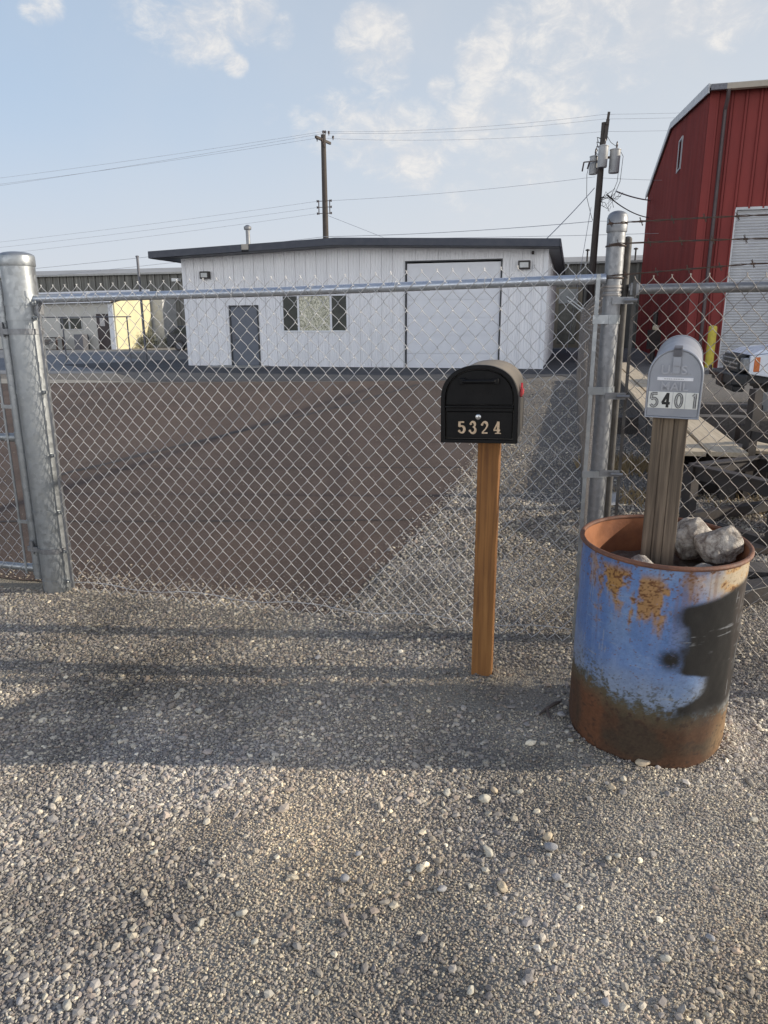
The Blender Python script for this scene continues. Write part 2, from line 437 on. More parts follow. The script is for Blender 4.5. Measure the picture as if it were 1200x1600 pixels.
lot = sheet('lot_pavement', [a0, (-.30, 3.66), (-.13, 3.9), (.93, 7.23), (3.43, 18.7), (3.65, 19.8), (-8.9, 19.6), (-14.5, 19.4)], .005, BROWN, 'brown worn pavement of the fenced lot', .10)
# dark seams lying in the pavement
SEAM = M('seam tar', (.045, .04, .038), .9)
for k, (p, q2, wd) in enumerate([((-3.2, 5.55), (.25, 5.55), .035), ((-3.4, 7.7), (.85, 7.7), .03), ((-3.6, 7.0), (-.9, 13.5), .12), ((-.9, 13.5), (.9, 18.6), .12)]):
    a = Vector(p); b = Vector(q2); d = (b - a).normalized(); nr = Vector((-d.y, d.x)) * wd / 2
    ptsL = []; ptsR = []
    for i in range(41):
        c0 = a + (b - a) * i / 40; jj = (vnoise(np.array([i * .7]), np.array([k * 3.])) - .5)[0] * wd * .8
        ww = .5 + vnoise(np.array([i * .9]), np.array([k * 7.]))[0]
        ptsL.append((c0.x + nr.x * ww + jj * nr.x, c0.y + nr.y * ww + jj, .009)); ptsR.append((c0.x - nr.x * ww, c0.y - nr.y * ww + jj, .009))
    mb = MB(); mb.addv(ptsL + ptsR, [(i, i + 1, 41 + i + 1, 41 + i) for i in range(40)])
    o = mb.build('pavement_seam', SEAM, normals=False)
    for pol in o.data.polygons:
        if pol.normal.z < 0: o.data.flip_normals(); break
    tag(o, 'dark seam across the brown pavement', None, None, 'structure')
ASPH = M('asphalt dark', (.042, .043, .047), .92, col2=(.06, .06, .063), scale=1.2, bump=.4, bscale=150)
ASPH2 = M('asphalt grey', (.20, .205, .21), .9, col2=(.16, .165, .17), scale=.3, bump=.3, bscale=120)
PALE = M('pale dirt', (.34, .31, .26), .95, col2=(.26, .24, .2), scale=.8, bump=.4, bscale=60)
CONC = M('concrete', (.36, .34, .30), .9, col2=(.28, .265, .24), scale=.7)
sheet('asphalt_apron', [(-6.6, 19.9), (3.6, 20.0), (5.3, 21.5), (5.3, 19.7), (6.0, 21.8), (11, 43.5), (4, 45), (-13, 29), (-9.2, 24.6)], .010, ASPH, 'dark asphalt apron around the white workshop', .08, .3)
sheet('road', [(-70, 23.4), (-8, 23.6), (-9.5, 30), (-14, 38), (-12, 43.5), (-22, 46.0), (-90, 64)], .006, ASPH2, 'grey asphalt road left of the workshop', .06, .5)
sheet('pale_verge', [(-22, 19.5), (-8.0, 19.62), (-6.9, 19.95), (-9.4, 20.9), (-14, 22.0), (-24, 22.6)], .012, PALE, 'pale dirt verge between lot and road', .12, .3)
sheet('sidewalk', [LV(-60, 42.3), LV(-9, 42.3), LV(-9, 47), LV(-60, 47)], .016, CONC, 'pale concrete strip before the beige office', .05, .6)

# ------------------------------------------------------------------ loose gravel (stuff)
ico_v = []; ph = (1 + 5 ** .5) / 2
for a, b in ((-1, ph), (1, ph), (-1, -ph), (1, -ph)): ico_v.append((a, b, 0))
for a, b in ((-1, ph), (1, ph), (-1, -ph), (1, -ph)): ico_v.append((0, a, b))
for a, b in ((-1, ph), (1, ph), (-1, -ph), (1, -ph)): ico_v.append((b, 0, a))
ico_v = np.array(ico_v); ico_v /= np.linalg.norm(ico_v[0])
ico_f = np.array([(0, 11, 5), (0, 5, 1), (0, 1, 7), (0, 7, 10), (0, 10, 11), (1, 5, 9), (5, 11, 4), (11, 10, 2), (10, 7, 6), (7, 1, 8), (3, 9, 4), (3, 4, 2), (3, 2, 6), (3, 6, 8), (3, 8, 9), (4, 9, 5), (2, 4, 11), (6, 2, 10), (8, 6, 7), (9, 8, 1)])
def quats(n, flat=1.0):
    """random yaw with a limited tilt: stones lie on their flat sides"""
    yaw = RNG.uniform(0, 2 * PI, n); ax = RNG.uniform(0, 2 * PI, n); til = np.abs(RNG.normal(0, .45, n))
    hx, hy = np.cos(ax) * np.sin(til / 2), np.sin(ax) * np.sin(til / 2); hw = np.cos(til / 2)
    cw, sw = np.cos(yaw / 2), np.sin(yaw / 2)
    w_ = hw * cw; x = hx * cw + hy * sw; y = hy * cw - hx * sw; z = hw * sw
    return np.stack([np.stack([1 - 2 * (y * y + z * z), 2 * (x * y - z * w_), 2 * (x * z + y * w_)], -1),
                     np.stack([2 * (x * y + z * w_), 1 - 2 * (x * x + z * z), 2 * (y * z - x * w_)], -1),
                     np.stack([2 * (x * z - y * w_), 2 * (y * z + x * w_), 1 - 2 * (x * x + y * y)], -1)], 1)
def scatter(xs, ys, size, sink=.32, h=None):
    n = len(xs)
    vv = ico_v[None] * (1 + RNG.uniform(-.28, .28, (n, 12, 1)))
    sc = np.stack([RNG.uniform(.75, 1.4, n), RNG.uniform(.65, 1.05, n), RNG.uniform(.42, .75, n)], 1)
    vv = vv * sc[:, None, :] * (size / 2)[:, None, None]
    R = quats(n, 1)
    vv = np.einsum('nij,nkj->nki', R, vv)
    z = relief(xs, ys) if h is None else h
    off = np.stack([xs, ys, z + size * .5 * (.55 - sink)], 1)
    V = (vv + off[:, None, :]).reshape(-1, 3)
    F = (ico_f[None] + 12 * np.arange(n)[:, None, None]).reshape(-1, 3)
    return V, F
PAL = np.array([(.16, .15, .155), (.205, .19, .19), (.25, .235, .23), (.30, .275, .25), (.345, .325, .295), (.24, .205, .19), (.42, .385, .33), (.55, .51, .44)])
def stone_cols(n, xs=None, ys=None):
    k = RNG.choice(8, n, p=[.15, .22, .22, .16, .10, .09, .045, .015])
    c = PAL[k] * RNG.uniform(1.25, 2.05, (n, 1)) * np.array([1.045, 1.015, .915])
    return np.repeat(c, 12, 0)
def jgrid(x0, x1, y0, y1, s):
    gx = np.arange(x0, x1, s); gy = np.arange(y0, y1, s)
    X, Y = np.meshgrid(gx, gy); X = X + RNG.uniform(-.5, .5, X.shape) * s * .95; Y = Y + RNG.uniform(-.5, .5, X.shape) * s * .95
    return X.ravel(), Y.ravel()
def in_view(x, y, m=.12):
    depth = y * math.cos(math.radians(14.9)) + 1.55 * math.sin(math.radians(14.9))
    return (np.abs(x) < depth * 600 / 1110 + m)
VS = []; FS = []; CS = []; nv = 0
def addst(V, F, C):
    global nv
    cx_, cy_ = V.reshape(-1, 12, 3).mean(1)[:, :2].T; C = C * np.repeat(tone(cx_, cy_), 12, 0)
    VS.append(V); FS.append(F + nv); CS.append(C); nv += len(V)
# near field
xs, ys = jgrid(-2.6, 2.7, .95, 3.0, .0108)
k = in_view(xs, ys); xs, ys = xs[k], ys[k]
fm = finemask(xs, ys)
keep = RNG.uniform(size=len(xs)) < (1 - .55 * fm) * (1 - .25 * (fbm(xs * 5, ys * 5, 2, 61) > .55))
xs, ys, fm = xs[keep], ys[keep], fm[keep]
size = np.clip(RNG.lognormal(math.log(.0108), .36, len(xs)), .005, .030) * (1 - .30 * fm)
sm = np.zeros(len(xs))
for px_, py_, pr_ in ((.51, 1.53, .045), (.466, 1.42, .05), (.66, 1.32, .05), (.33, 1.64, .06), (.38, 1.81, .05), (.92, 1.58, .08), (-.55, 1.95, .12)):
    sm = np.maximum(sm, sst(1.15, .45, np.hypot(xs - px_, (ys - py_) * 1.2) / pr_ + 1.1 * (fbm(xs * 22, ys * 22, 3, 91) - .5)))
size = size * (1 - .5 * sm)
V, F = scatter(xs, ys, size); sc_ = stone_cols(len(xs)); smr = np.repeat(sm, 12)[:, None] * .8; sc_ = sc_ * (1 - smr) + np.array([.56, .45, .31]) * smr; addst(V, F, sc_ * (1 + np.repeat(fm, 12)[:, None] * np.array([.10, .05, -.03])))
# scattered mid-size stones in loose clusters
n = 5200
xs = RNG.uniform(-2.2, 2.3, n); ys = RNG.uniform(.95, 3.5, n)
k = in_view(xs, ys) & (fbm(xs * 1.7 + 4, ys * 1.7, 3, 45) + RNG.normal(0, .10, n) > .53); xs, ys = xs[k], ys[k]
size = np.clip(RNG.lognormal(math.log(.0185), .26, len(xs)), .012, .036)
V, F = scatter(xs, ys, size, sink=.12); addst(V, F, stone_cols(len(xs)) * RNG.uniform(.72, 1.12, (len(xs), 1)).repeat(12, 0))
# fine chips filling in between
xs, ys = jgrid(-2.0, 2.1, .95, 2.6, .0092)
k = in_view(xs, ys, .05); xs, ys = xs[k], ys[k]
size = np.clip(RNG.lognormal(math.log(.0066), .25, len(xs)), .004, .010)
V, F = scatter(xs, ys, size, sink=.0); addst(V, F, stone_cols(len(xs)) * (.80 + np.repeat(finemask(xs, ys), 12)[:, None] * np.array([.32, .27, .16])))
# mid field up to the fence
xs, ys = jgrid(-3.2, 3.2, 3.0, 4.6, .0135)
k = in_view(xs, ys) & ((xs > -1.98) | (fence_v(xs, ys) < -.05)) & (fence_v(xs, ys) < .16 + .3 * (fbm(xs * 3, ys * 3, 3, 9) - .3) * (xs < -.2) + 9 * (xs > lot_edge_x(ys) - .03)); xs, ys = xs[k], ys[k]
size = np.clip(RNG.lognormal(math.log(.0128), .32, len(xs)), .006, .03)
V, F = scatter(xs, ys, size); addst(V, F, stone_cols(len(xs)))
# strip beside the pavement, thinning with distance
for y0, y1, s in ((4.6, 6.2, .022), (6.2, 9.0, .032), (9.0, 13.0, .050), (13.0, 19.5, .085)):
    xs, ys = jgrid(-.3, 5.2, y0, y1, s)
    k = in_view(xs, ys) & (xs > lot_edge_x(ys) + RNG.normal(0, .05, len(xs))); xs, ys = xs[k], ys[k]
    size = np.clip(RNG.lognormal(math.log(.018), .3, len(xs)), .01, .035) * (1 + max(0, y0 - 8) * .06)
    V, F = scatter(xs, ys, size, h=np.full(len(xs), .006)); addst(V, F, stone_cols(len(xs)))
# stray stones kicked onto the pavement edge
n = 900
xs = RNG.uniform(-2.6, .6, n); ys = 3.295 - (xs - .955) * VX / VY + np.abs(RNG.normal(0, .22, n)) + .08
size = RNG.uniform(.006, .018, n)
V, F = scatter(xs, ys, size, h=np.full(n, .006)); addst(V, F, stone_cols(n))
n = 2600
ys = RNG.uniform(3.5, 9.5, n); xs = lot_edge_x(ys) - np.abs(RNG.normal(0, .10, n)) + .05
size = RNG.uniform(.006, .022, n)
V, F = scatter(xs, ys, size, h=np.full(n, .006)); addst(V, F, stone_cols(n))
n = 500
ys = 3.9 + RNG.power(.6, n) * 6; xs = RNG.uniform(-3.2, .3, n) * (1 + .1 * ys)
size = RNG.uniform(.005, .014, n)
V, F = scatter(xs, ys, size, h=np.full(n, .006)); addst(V, F, stone_cols(n))
t = NT('gravel stones')
at = t.add('ShaderNodeVertexColor'); at.layer_name = 'Col'
nn = t.noise(260, 3, .6, t.obj())
c = t.mixc(t.maprange(nn, .35, .7, 0, .35), at.outputs[0], (.2, .185, .165))
t.link(c, t.b.inputs['Base Color']); t.b.inputs['Roughness'].default_value = .9; t.b.inputs['Specular IOR Level'].default_value = .2
STONE = t.m
o = npmesh('gravel', np.concatenate(VS), np.concatenate(FS), STONE, {'Col': np.concatenate(CS)})
tag(o, 'loose crushed gravel stones covering the foreground', 'gravel', None, 'stuff')

def rock(name, dims, seed, mat, sub=3, rough=.16, parent=None, loc=(0, 0, 0), rot=(0, 0, 0), cuts=0):
    import bmesh
    bm = bmesh.new(); bmesh.ops.create_icosphere(bm, subdivisions=sub, radius=1)
    rr = random.Random(seed)
    planes = [(Vector((rr.gauss(0, 1), rr.gauss(0, 1), rr.gauss(0, 1))).normalized(), rr.uniform(.62, .9)) for _ in range(cuts)]
    for v in bm.verts:
        p = v.co.copy()
        for nr, d in planes:
            e = p.dot(nr) - d
            if e > 0: p -= nr * e * .85
        k = 1 + rough * (2 * fbm(np.array([p.x * 1.3 + seed * 3.1 + p.z * .7]), np.array([p.y * 1.3 - p.z * 1.1 + seed]), 4, seed)[0] - 1)
        k += rough * .16 * (2 * fbm(np.array([p.x * 5 + p.z * 4.1 + 30]), np.array([p.y * 5 - p.z * 3.3 + seed]), 3, seed + 9)[0] - 1)
        v.co = Vector((p.x * dims[0] / 2 * k, p.y * dims[1] / 2 * k, p.z * dims[2] / 2 * k))
    me = bpy.data.meshes.new(name); bm.to_mesh(me); bm.free()
    return link(name, me, mat, parent, loc, rot, smooth='full')
PEB = M('pale pebble', (.56, .52, .42), .9, col2=(.38, .35, .29), scale=60, bump=.4, bscale=140)
PEB2 = M('grey pebble', (.36, .35, .34), .85, col2=(.28, .27, .265), scale=22, bump=.4, bscale=140)
PEB3 = M('tan pebble', (.60, .49, .33), .85, col2=(.46, .37, .26), scale=22, bump=.4, bscale=140)
# ------------------------------------------------------------------ individual larger stones lying on the gravel
STONES = [(0.917, 2.214, 0.054, 2), (0.21, 2.088, 0.029, 0), (0.332, 2.057, 0.039, 0), (0.371, 2.1, 0.028, 2), (0.458, 2.096, 0.024, 0), (0.311, 1.82, 0.035, 0), (0.502, 1.866, 0.032, 2), (0.5, 1.821, 0.039, 1), (0.661, 1.775, 0.024, 0), (0.692, 1.783, 0.021, 0), (0.102, 1.761, 0.031, 0), (-0.395, 1.594, 0.028, 0), (-0.498, 1.565, 0.022, 0), (-0.343, 1.496, 0.021, 0), (-0.755, 1.326, 0.027, 0), (0.493, 1.708, 0.03, 1), (0.331, 1.678, 0.033, 2), (0.158, 1.677, 0.029, 1), (-0.12, 1.717, 0.033, 1), (-0.318, 3.098, 0.033, 1), (-0.777, 2.649, 0.034, 0), (0.695, 2.405, 0.024, 0), (0.704, 2.527, 0.032, 1), (0.693, 2.35, 0.03, 0), (0.699, 1.429, 0.026, 0), (0.512, 1.314, 0.027, 1), (1.178, 1.939, 0.026, 0), (0.768, 2.09, 0.027, 2), (-0.71, 1.841, 0.021, 0), (-0.875, 1.338, 0.022, 1), (-0.083, 1.82, 0.021, 1), (0.839, 1.491, 0.024, 1), (0.201, 1.349, 0.022, 0)]
for i, (x, y, sz, kind) in enumerate(STONES):
    z = float(relief(np.array([x]), np.array([y]))[0])
    sz *= .92; o = rock('stone', (sz * 1.2, sz * .9, sz * .68), 40 + i, (PEB, PEB2, PEB3)[kind], 3, .34, None, (x, y, z + .006 + sz * .15), (random.uniform(-.3, .3), random.uniform(-.3, .3), i * 1.7), 8)
    lab = ('pale cream rounded stone lying loose on the gravel', 'smooth grey rounded stone lying loose on the gravel', 'tan lumpy stone lying loose on the gravel')[kind]
    tag(o, lab, 'stone', ('pale loose stones on the gravel', 'grey loose stones on the gravel', 'tan loose stones on the gravel')[kind])
# ------------------------------------------------------------------ shared materials
GALV = galv_mat('galvanised steel')
GALVR = galv_mat('bright galvanised tube', (.52, .55, .59), (.40, .43, .47), .36, 70)
GALVD = galv_mat('aged galvanised steel', (.29, .295, .30), (.19, .19, .195), .5, 60)
WIRE = M('galvanised wire', (.64, .63, .61), .42, .4, col2=(.48, .47, .46), scale=8)
WIREO = M('old dull wire', (.34, .32, .30), .55, .5, col2=(.22, .19, .17), scale=8)
BARB = M('rusted barbed wire', (.07, .055, .05), .8, .3, col2=(.12, .075, .05), scale=30)
BLACKST = M('black painted steel', (.022, .021, .022), .55, 0, col2=(.045, .034, .028), scale=7, bump=.2, bscale=60)
RUSTST = M('rusty dark steel', (.055, .045, .042), .8, 0, col2=(.11, .06, .038), scale=6, bump=.3, bscale=70)
DARKW = wood_mat('dark old timber', (.085, .075, .068), (.05, .044, .04), (.14, .125, .11), 'y', .9)
# ------------------------------------------------------------------ chain link
def chain_link(x0, x1, zb, zt, pitch=.074, hd=.084, r=.00165, sides=4, ts=(0, .14, .35, .5, .65, .86), d=.0045, amp=.0, tips=True):
    """woven diamond mesh in the local xz plane; zb/zt are functions of x. returns arrays"""
    ns = int(round((x1 - x0) / (pitch / 2)))
    rows = int(round((zt((x0 + x1) / 2) - zb((x0 + x1) / 2)) / (hd / 2)))
    J = np.arange(rows)
    P = []
    for i in range(ns):
        xa = x0 + i * pitch / 2
        pts = []
        for j in range(rows):
            right = (i + j) % 2 == 0
            sx = 1 if not right else 0
            for tt in ts:
                e = .45 * tt + .55 * (1 - math.cos(PI * tt)) / 2
                x = xa + (pitch / 2) * ((1 - e) if right else e)
                yy = d * math.sin(PI * tt) ** .5 * (1 if right else -1) if 0 < tt < 1 else 0
                pts.append((x, yy, (j + tt) / rows))
        right = (i + rows) % 2 == 0
        xe = xa + (pitch / 2 if right else 0)
        pts.append((xe, 0, 1.0))
        if tips: pts.append((xe + (.003 if right else -.003), .002 if right else -.002, 1.0 + .009 / (rows * hd / 2)))
        P.append(pts)
    P = np.array(P)                        # ns, k, 3
    xs = P[..., 0]
    zb_ = zb(xs); zt_ = zt(xs)
    P[..., 2] = zb_ + (zt_ - zb_) * P[..., 2]
    # slack in the weave
    P[..., 1] += .022 * (fbm(P[..., 0] * 1.7, P[..., 2] * 1.7, 2, 31) - .5) + amp * (fbm(P[..., 0] * .8, P[..., 2] * .9, 2, 33) - .5)
    P[..., 0] += .022 * (fbm(P[..., 0] * 2.1 + 9, P[..., 2] * 2.1, 2, 32) - .5)
    P[..., 2] += .022 * (fbm(P[..., 0] * 2.3 + 5, P[..., 2] * 2.0 + 3, 2, 35) - .5)
    T = np.gradient(P, axis=1); T /= np.linalg.norm(T, axis=2)[..., None] + 1e-9
    yv = np.array([0, 1.0, 0]); A = np.cross(T, yv); A /= np.linalg.norm(A, axis=2)[..., None] + 1e-9
    B = np.cross(T, A)
    ang = 2 * PI * np.arange(sides) / sides
    V = P[:, :, None, :] + r * (A[:, :, None, :] * np.cos(ang)[None, None, :, None] + B[:, :, None, :] * np.sin(ang)[None, None, :, None])
    n, k = P.shape[:2]
    I = np.arange(n * k * sides).reshape(n, k, sides); I2 = np.roll(I, -1, 2)
    F = np.stack([I[:, :-1], I2[:, :-1], I2[:, 1:], I[:, 1:]], -1).reshape(-1, 4)
    return V.reshape(-1, 3), F
def band(mb, cx, cy, z, r, h=.022, t=.0035, n=24, ear=None):
    mb.lathe([(r, z - h / 2), (r + t, z - h / 2), (r + t, z + h / 2), (r, z + h / 2), (r, z - h / 2)], n, (cx, cy), False, False)
    if ear:
        a = ear; dx, dy = math.cos(a), math.sin(a)
        mb.beam((cx + dx * (r - .002), cy + dy * (r - .002), z), (cx + dx * (r + .034), cy + dy * (r + .034), z), .011, h * .9)
        mb.tube([(cx + dx * (r + .02) + dy * .016, cy + dy * (r + .02) - dx * .016, z), (cx + dx * (r + .02) - dy * .016, cy + dy * (r + .02) + dx * .016, z)], .0065, 6)
def dome(r, z, n=8, flat=.5):
    return [(r * math.cos(PI / 2 * i / n), z + r * flat * math.sin(PI / 2 * i / n)) for i in range(n)] + [(.001, z + r * flat)]

# ---- front fence panel (new mesh)
FO = (.955, 3.295, 0)
ff = thing('chain_link_fence', 'new bright chain link fence panel with galvanised top rail across the lot front', 'fence', FO, -ALPHA)
railz = lambda x: 1.733 + (x) * (.048 / 2.92)
gz = lambda x: .006 + 0 * x
topz = lambda x: railz(x) + .058
V, F = chain_link(-2.905, -.005, lambda x: gz(x) - .004, topz)
V[:, 1] -= .026
npmesh('wire_mesh', V, F, WIRE, parent=ff, smooth=True)
mb = MB(); mb.tube([(-2.94, 0, railz(-2.94)), (-1.5, 0, railz(-1.5) - .006), (.03, 0, railz(.03))], .0215, 20); mb.build('top_rail', GALVR, ff, smooth=True)
mb = MB(); mb.box(-2.915, -2.899, -.031, -.025, .03, 1.66); mb.build('tension_bar', GALVD, ff, bevel=.001)
mb = MB(); mb.box(-.012, .006, -.034, -.028, .03, 1.752); mb.build('tension_bar', GALV, ff, bevel=.001)
pts = [(-2.9 + 2.9 * i / 40, -.024 + .004 * math.sin(i * 2.1), .06 + .012 * math.sin(i * .7)) for i in range(41)]
mb = MB(); mb.tube(pts, .002, 5); mb.build('tension_wire', WIRE, ff, smooth=True)
for i in range(7):
    x = -2.6 + i * .42; z = railz(x)
    mb = MB(); mb.tube([(x + .002 * math.cos(a), .0235 * math.cos(a) - .002, z + .0235 * math.sin(a)) for a in np.linspace(0, 2 * PI, 13)], .0018, 5); mb.build('wire_tie', WIRE, ff, smooth=True)
# big gate post at the left end
gp = MB(); R0 = .087
gp.lathe([(R0, -.05), (R0, 1.88)], 40, (-3.024, 0), True, True)
post = gp.build('gate_post', GALV, ff, smooth=True)
mb = MB(); mb.lathe([(R0 + .003, 1.855), (R0 + .0045, 1.86), (R0 + .0045, 1.905)] + dome(R0 + .003, 1.908, 8, .26), 40, (-3.024, 0), False, False); mb.build('post_cap', GALV, post, smooth=True)
for z in (1.663, 1.586, 1.187, .829, .493, .255, .068):
    mb = MB(); band(mb, -3.024, 0, z, R0, .020 if z < 1.5 else .026, .003, 40, ear=-.28); mb.build('tension_band', GALV, post, smooth=True)
mb = MB(); mb.box(-2.944, -2.905, -.018, .02, 1.60, 1.70); mb.build('rail_end_cup', GALVD, post, bevel=.004)
# terminal post at the right end
RP = (.060, .012); r1 = .0385
mb = MB(); mb.lathe([(r1, -.05), (r1, 1.95)], 32, RP, True, True); tpost = mb.build('terminal_post', GALVD, ff, smooth=True)
mb = MB(); mb.lathe([(r1 + .004, 1.925), (r1 + .005, 1.93), (r1 + .005, 1.985)] + dome(r1 + .003, 1.988, 8, .6), 32, RP, False, False); mb.build('post_cap', GALVD, tpost, smooth=True)
for z, h in ((1.56, .038), (1.247, .034), (.86, .03), (.45, .03), (.12, .03)):
    mb = MB(); band(mb, RP[0], RP[1], z, r1, h, .004, 32)
    mb.beam((RP[0] - .01, RP[1] - r1 - .003, z), (-.016, -.036, z), .006, h); mb.build('tension_band', GALV, tpost, smooth=True)
mb = MB()
for z in (1.70, 1.685, 1.665): mb.lathe([(r1, z - .006), (r1 + .003, z - .004), (r1 + .003, z + .004), (r1, z + .006)], 24, RP, False, False)
mb.build('wire_wrap', WIREO, tpost, smooth=True)

# ---- older right fence
OLDP = M('old grimy pipe', (.10, .095, .088), .65, .3, col2=(.06, .052, .045), scale=12, bump=.15, bscale=80)
rf = thing('chain_link_fence', 'older dull chain link fence with barbed wire behind the rusty barrel', 'fence', FO, -ALPHA)
rz2 = lambda x: 1.688 + 0 * x + .004 * x
V, F = chain_link(.155, 2.9, lambda x: .01 + 0 * x, lambda x: rz2(x) + .045, amp=.03)
V[:, 1] += .012
npmesh('wire_mesh', V, F, WIREO, parent=rf, smooth=True)
mb = MB(); mb.tube([(.13, .04, rz2(.13)), (1.4, .04, rz2(1.4)), (2.95, .04, rz2(2.95))], .0215, 18); mb.build('top_rail', GALVD, rf, smooth=True)
mb = MB(); mb.box(.146, .160, .008, .014, .03, 1.73); mb.build('tension_bar', OLDP, rf)
mb = MB(); mb.lathe([(.0185, -.05), (.0185, 1.90)] + dome(.0185, 1.90, 5, .7), 20, (.112, .062), True, False); mb.build('post', OLDP, rf, smooth=True)
mb = MB(); mb.lathe([(.03, -.05), (.03, 1.93)] + dome(.03, 1.93, 5, .7), 20, (2.95, .062), True, False); mb.build('post', GALVD, rf, smooth=True)
for z in (1.64, 1.225, .868):
    mb = MB(); mb.beam((.06, -.034, z), (.15, -.02, z), .006, .03); mb.tube([(.11, -.045, z), (.165, -.045, z)], .008, 8); mb.build('ratchet_clamp', GALVD, rf, smooth=True)
mb = MB(); mb.box(.135, .175, .012, .06, 1.66, 1.715); mb.build('rail_end_cup', GALVD, rf, bevel=.004)
for k, (za, zc) in enumerate(((1.957, 1.962), (1.868, 1.876), (1.735, 1.785))):
    mb = MB(); n = 60; A = []; B = []
    for i in range(n + 1):
        x = .03 + 2.9 * i / n; zz = za + (zc - za) * min(1, x / .62) + .006 * math.sin(x * 3.1 + k) ; a = i * 1.9
        A.append((x, -.028 + .003 * math.cos(a), zz + .003 * math.sin(a))); B.append((x, -.028 - .003 * math.cos(a), zz - .003 * math.sin(a)))
    mb.tube(A, .0019, 5); mb.tube(B, .0019, 5)
    ring_ = [(RP[0] + (r1 + .004) * math.cos(a), RP[1] + (r1 + .004) * math.sin(a), za) for a in np.linspace(-PI * .9, PI * .9, 22)]
    mb.tube(ring_, .003, 5)
    for i in range(24):
        x = .03 + .04 * k + i * .125; zz = za + (zc - za) * min(1, x / .62) + .006 * math.sin(x * 3.1 + k)
        for s in (-1, 1):
            mb.tube([(x - .007 * s, -.028 - .012, zz + s * .016), (x, -.028, zz), (x + .007 * s, -.028 + .012, zz - .016 * s)], .0016, 4)
        mb.tube([(x - .008, -.028, zz), (x + .008, -.028, zz)], .0052, 6)
    mb.build('barbed_wire', BARB, rf, smooth=True)

# ---- side fence running back along the lot
sf = thing('chain_link_fence', 'chain link fence running back along the right side of the lot', 'fence', (FO[0] + .072 * UX + .012 * VX, FO[1] + .072 * UY + .012 * VY, 0), -ALPHA + PI / 2)
rz3 = lambda x: 1.735 + 0 * x
V, F = chain_link(.06, 15.6, lambda x: .02 + 0 * x, lambda x: rz3(x) + .03, sides=3, ts=(0, .2, .8), r=.0021)
npmesh('wire_mesh', V, F, WIREO, parent=sf, smooth=True)
mb = MB(); mb.tube([(.04, -.035, 1.735), (15.6, -.035, 1.735)], .021, 12); mb.build('top_rail', GALVD, sf, smooth=True)
for i in range(1, 6):
    mb = MB(); mb.lathe([(.028, -.05), (.028, 1.78)] + dome(.028, 1.78, 4, .7), 14, (i * 3.12, -.065), True, False); p_ = mb.build('post', GALVD, sf, smooth=True)
    if i >= 4:
        mb = MB(); mb.tube([(i * 3.12, -.065, 1.76), (i * 3.12, .34, 2.06)], .022, 10); mb.build('angled_arm', GALV, p_, smooth=True)

# ---- gate leaf on the left
gt = thing('chain_link_gate', 'chain link gate leaf hinged on the big post at the left edge', 'gate', FO, -ALPHA)
gx1 = -3.155; gx0 = -6.2
mb = MB(); mb.tube([(gx1, .0, .06), (gx1, 0, 1.775)], .0285, 20); stile = mb.build('stile', GALV, gt, smooth=True)
mb = MB(); mb.tube([(gx0, 0, .06), (gx0, 0, 1.775)], .0285, 16); mb.build('stile', GALV, gt, smooth=True)
for z, rr_ in ((.122, .0215), (.919, .0215), (1.745, .0215)):
    mb = MB(); mb.tube([(gx0, 0, z), (gx1 - .02, 0, z)], rr_, 16); ra = mb.build('rail', GALV, gt, smooth=True)
    mb = MB(); mb.tube([(gx1 - .10, 0, z), (gx1 - .02, 0, z)], rr_ + .004, 16); mb.lathe([(.033, z - .035), (.033, z + .035)], 18, (gx1, 0)); mb.build('elbow_fitting', GALV, ra, smooth=True)
V, F = chain_link(gx0 + .05, gx1 - .07, lambda x: .075 + 0 * x, lambda x: 1.77 + 0 * x, ts=(0, .2, .5, .8))
V[:, 1] -= .02
npmesh('wire_mesh', V, F, WIRE, parent=gt, smooth=True)
mb = MB(); mb.box(gx1 - .076, gx1 - .062, -.026, -.02, .09, 1.75); mb.build('tension_bar', GALV, gt)
for z in (.42, 1.1, 1.6):
    mb = MB(); band(mb, gx1, 0, z, .0285, .02, .003, 20); mb.beam((gx1 - .0, -.031, z), (gx1 - .08, -.026, z), .004, .02); mb.build('tension_band', GALV, gt, smooth=True)
for z in (1.515, .262):
    mb = MB(); band(mb, gx1, 0, z, .0285, .05, .005, 20); band(mb, -3.024, 0, z, R0 + .001, .03, .005, 40)
    mb.tube([(gx1 + .02, -.05, z - .03), (gx1 + .02, -.05, z + .05)], .011, 10); mb.beam((gx1 - .01, -.05, z), (-3.09, -.055, z), .012, .03)
    mb.build('hinge', GALVD, gt, smooth=True)

# ------------------------------------------------------------------ black mailbox on an orange-brown post
def arch(wd, hs, ht, n=28, ex=2.25):
    p = [(-wd / 2, 0), (wd / 2, 0)]
    for i in range(n + 1):
        a = PI * i / n; c = math.cos(a); s_ = math.sin(a)
        p.append((wd / 2 * math.copysign(abs(c) ** (2 / ex), c), hs + (ht - hs) * abs(s_) ** (2 / ex)))
    return p
def inset(poly, d, cz):
    xs_ = [p[0] for p in poly]; zs_ = [p[1] for p in poly]; w0 = max(xs_) - min(xs_); h0 = max(zs_) - min(zs_)
    return [(p[0] * (w0 - 2 * d) / w0, cz + (p[1] - cz) * (h0 - 2 * d) / h0) for p in poly]
t = NT('black mailbox paint')
v = t.obj(); gn = t.add('ShaderNodeNewGeometry'); sx = t.add('ShaderNodeSeparateXYZ'); t.link(gn.outputs['Normal'], sx.inputs[0])
dust_and_sun = t.math('MULTIPLY', t.maprange(sx.outputs[2], .1, .9), t.maprange(t.noise(14, 5, .65, v), .3, .6, .35, 1))
c = t.mixc(t.math('MULTIPLY', dust_and_sun, .8), (.07, .062, .052), (.30, .25, .19))  # grey-tan base: dusty, plus the side's sunlight put into the colour
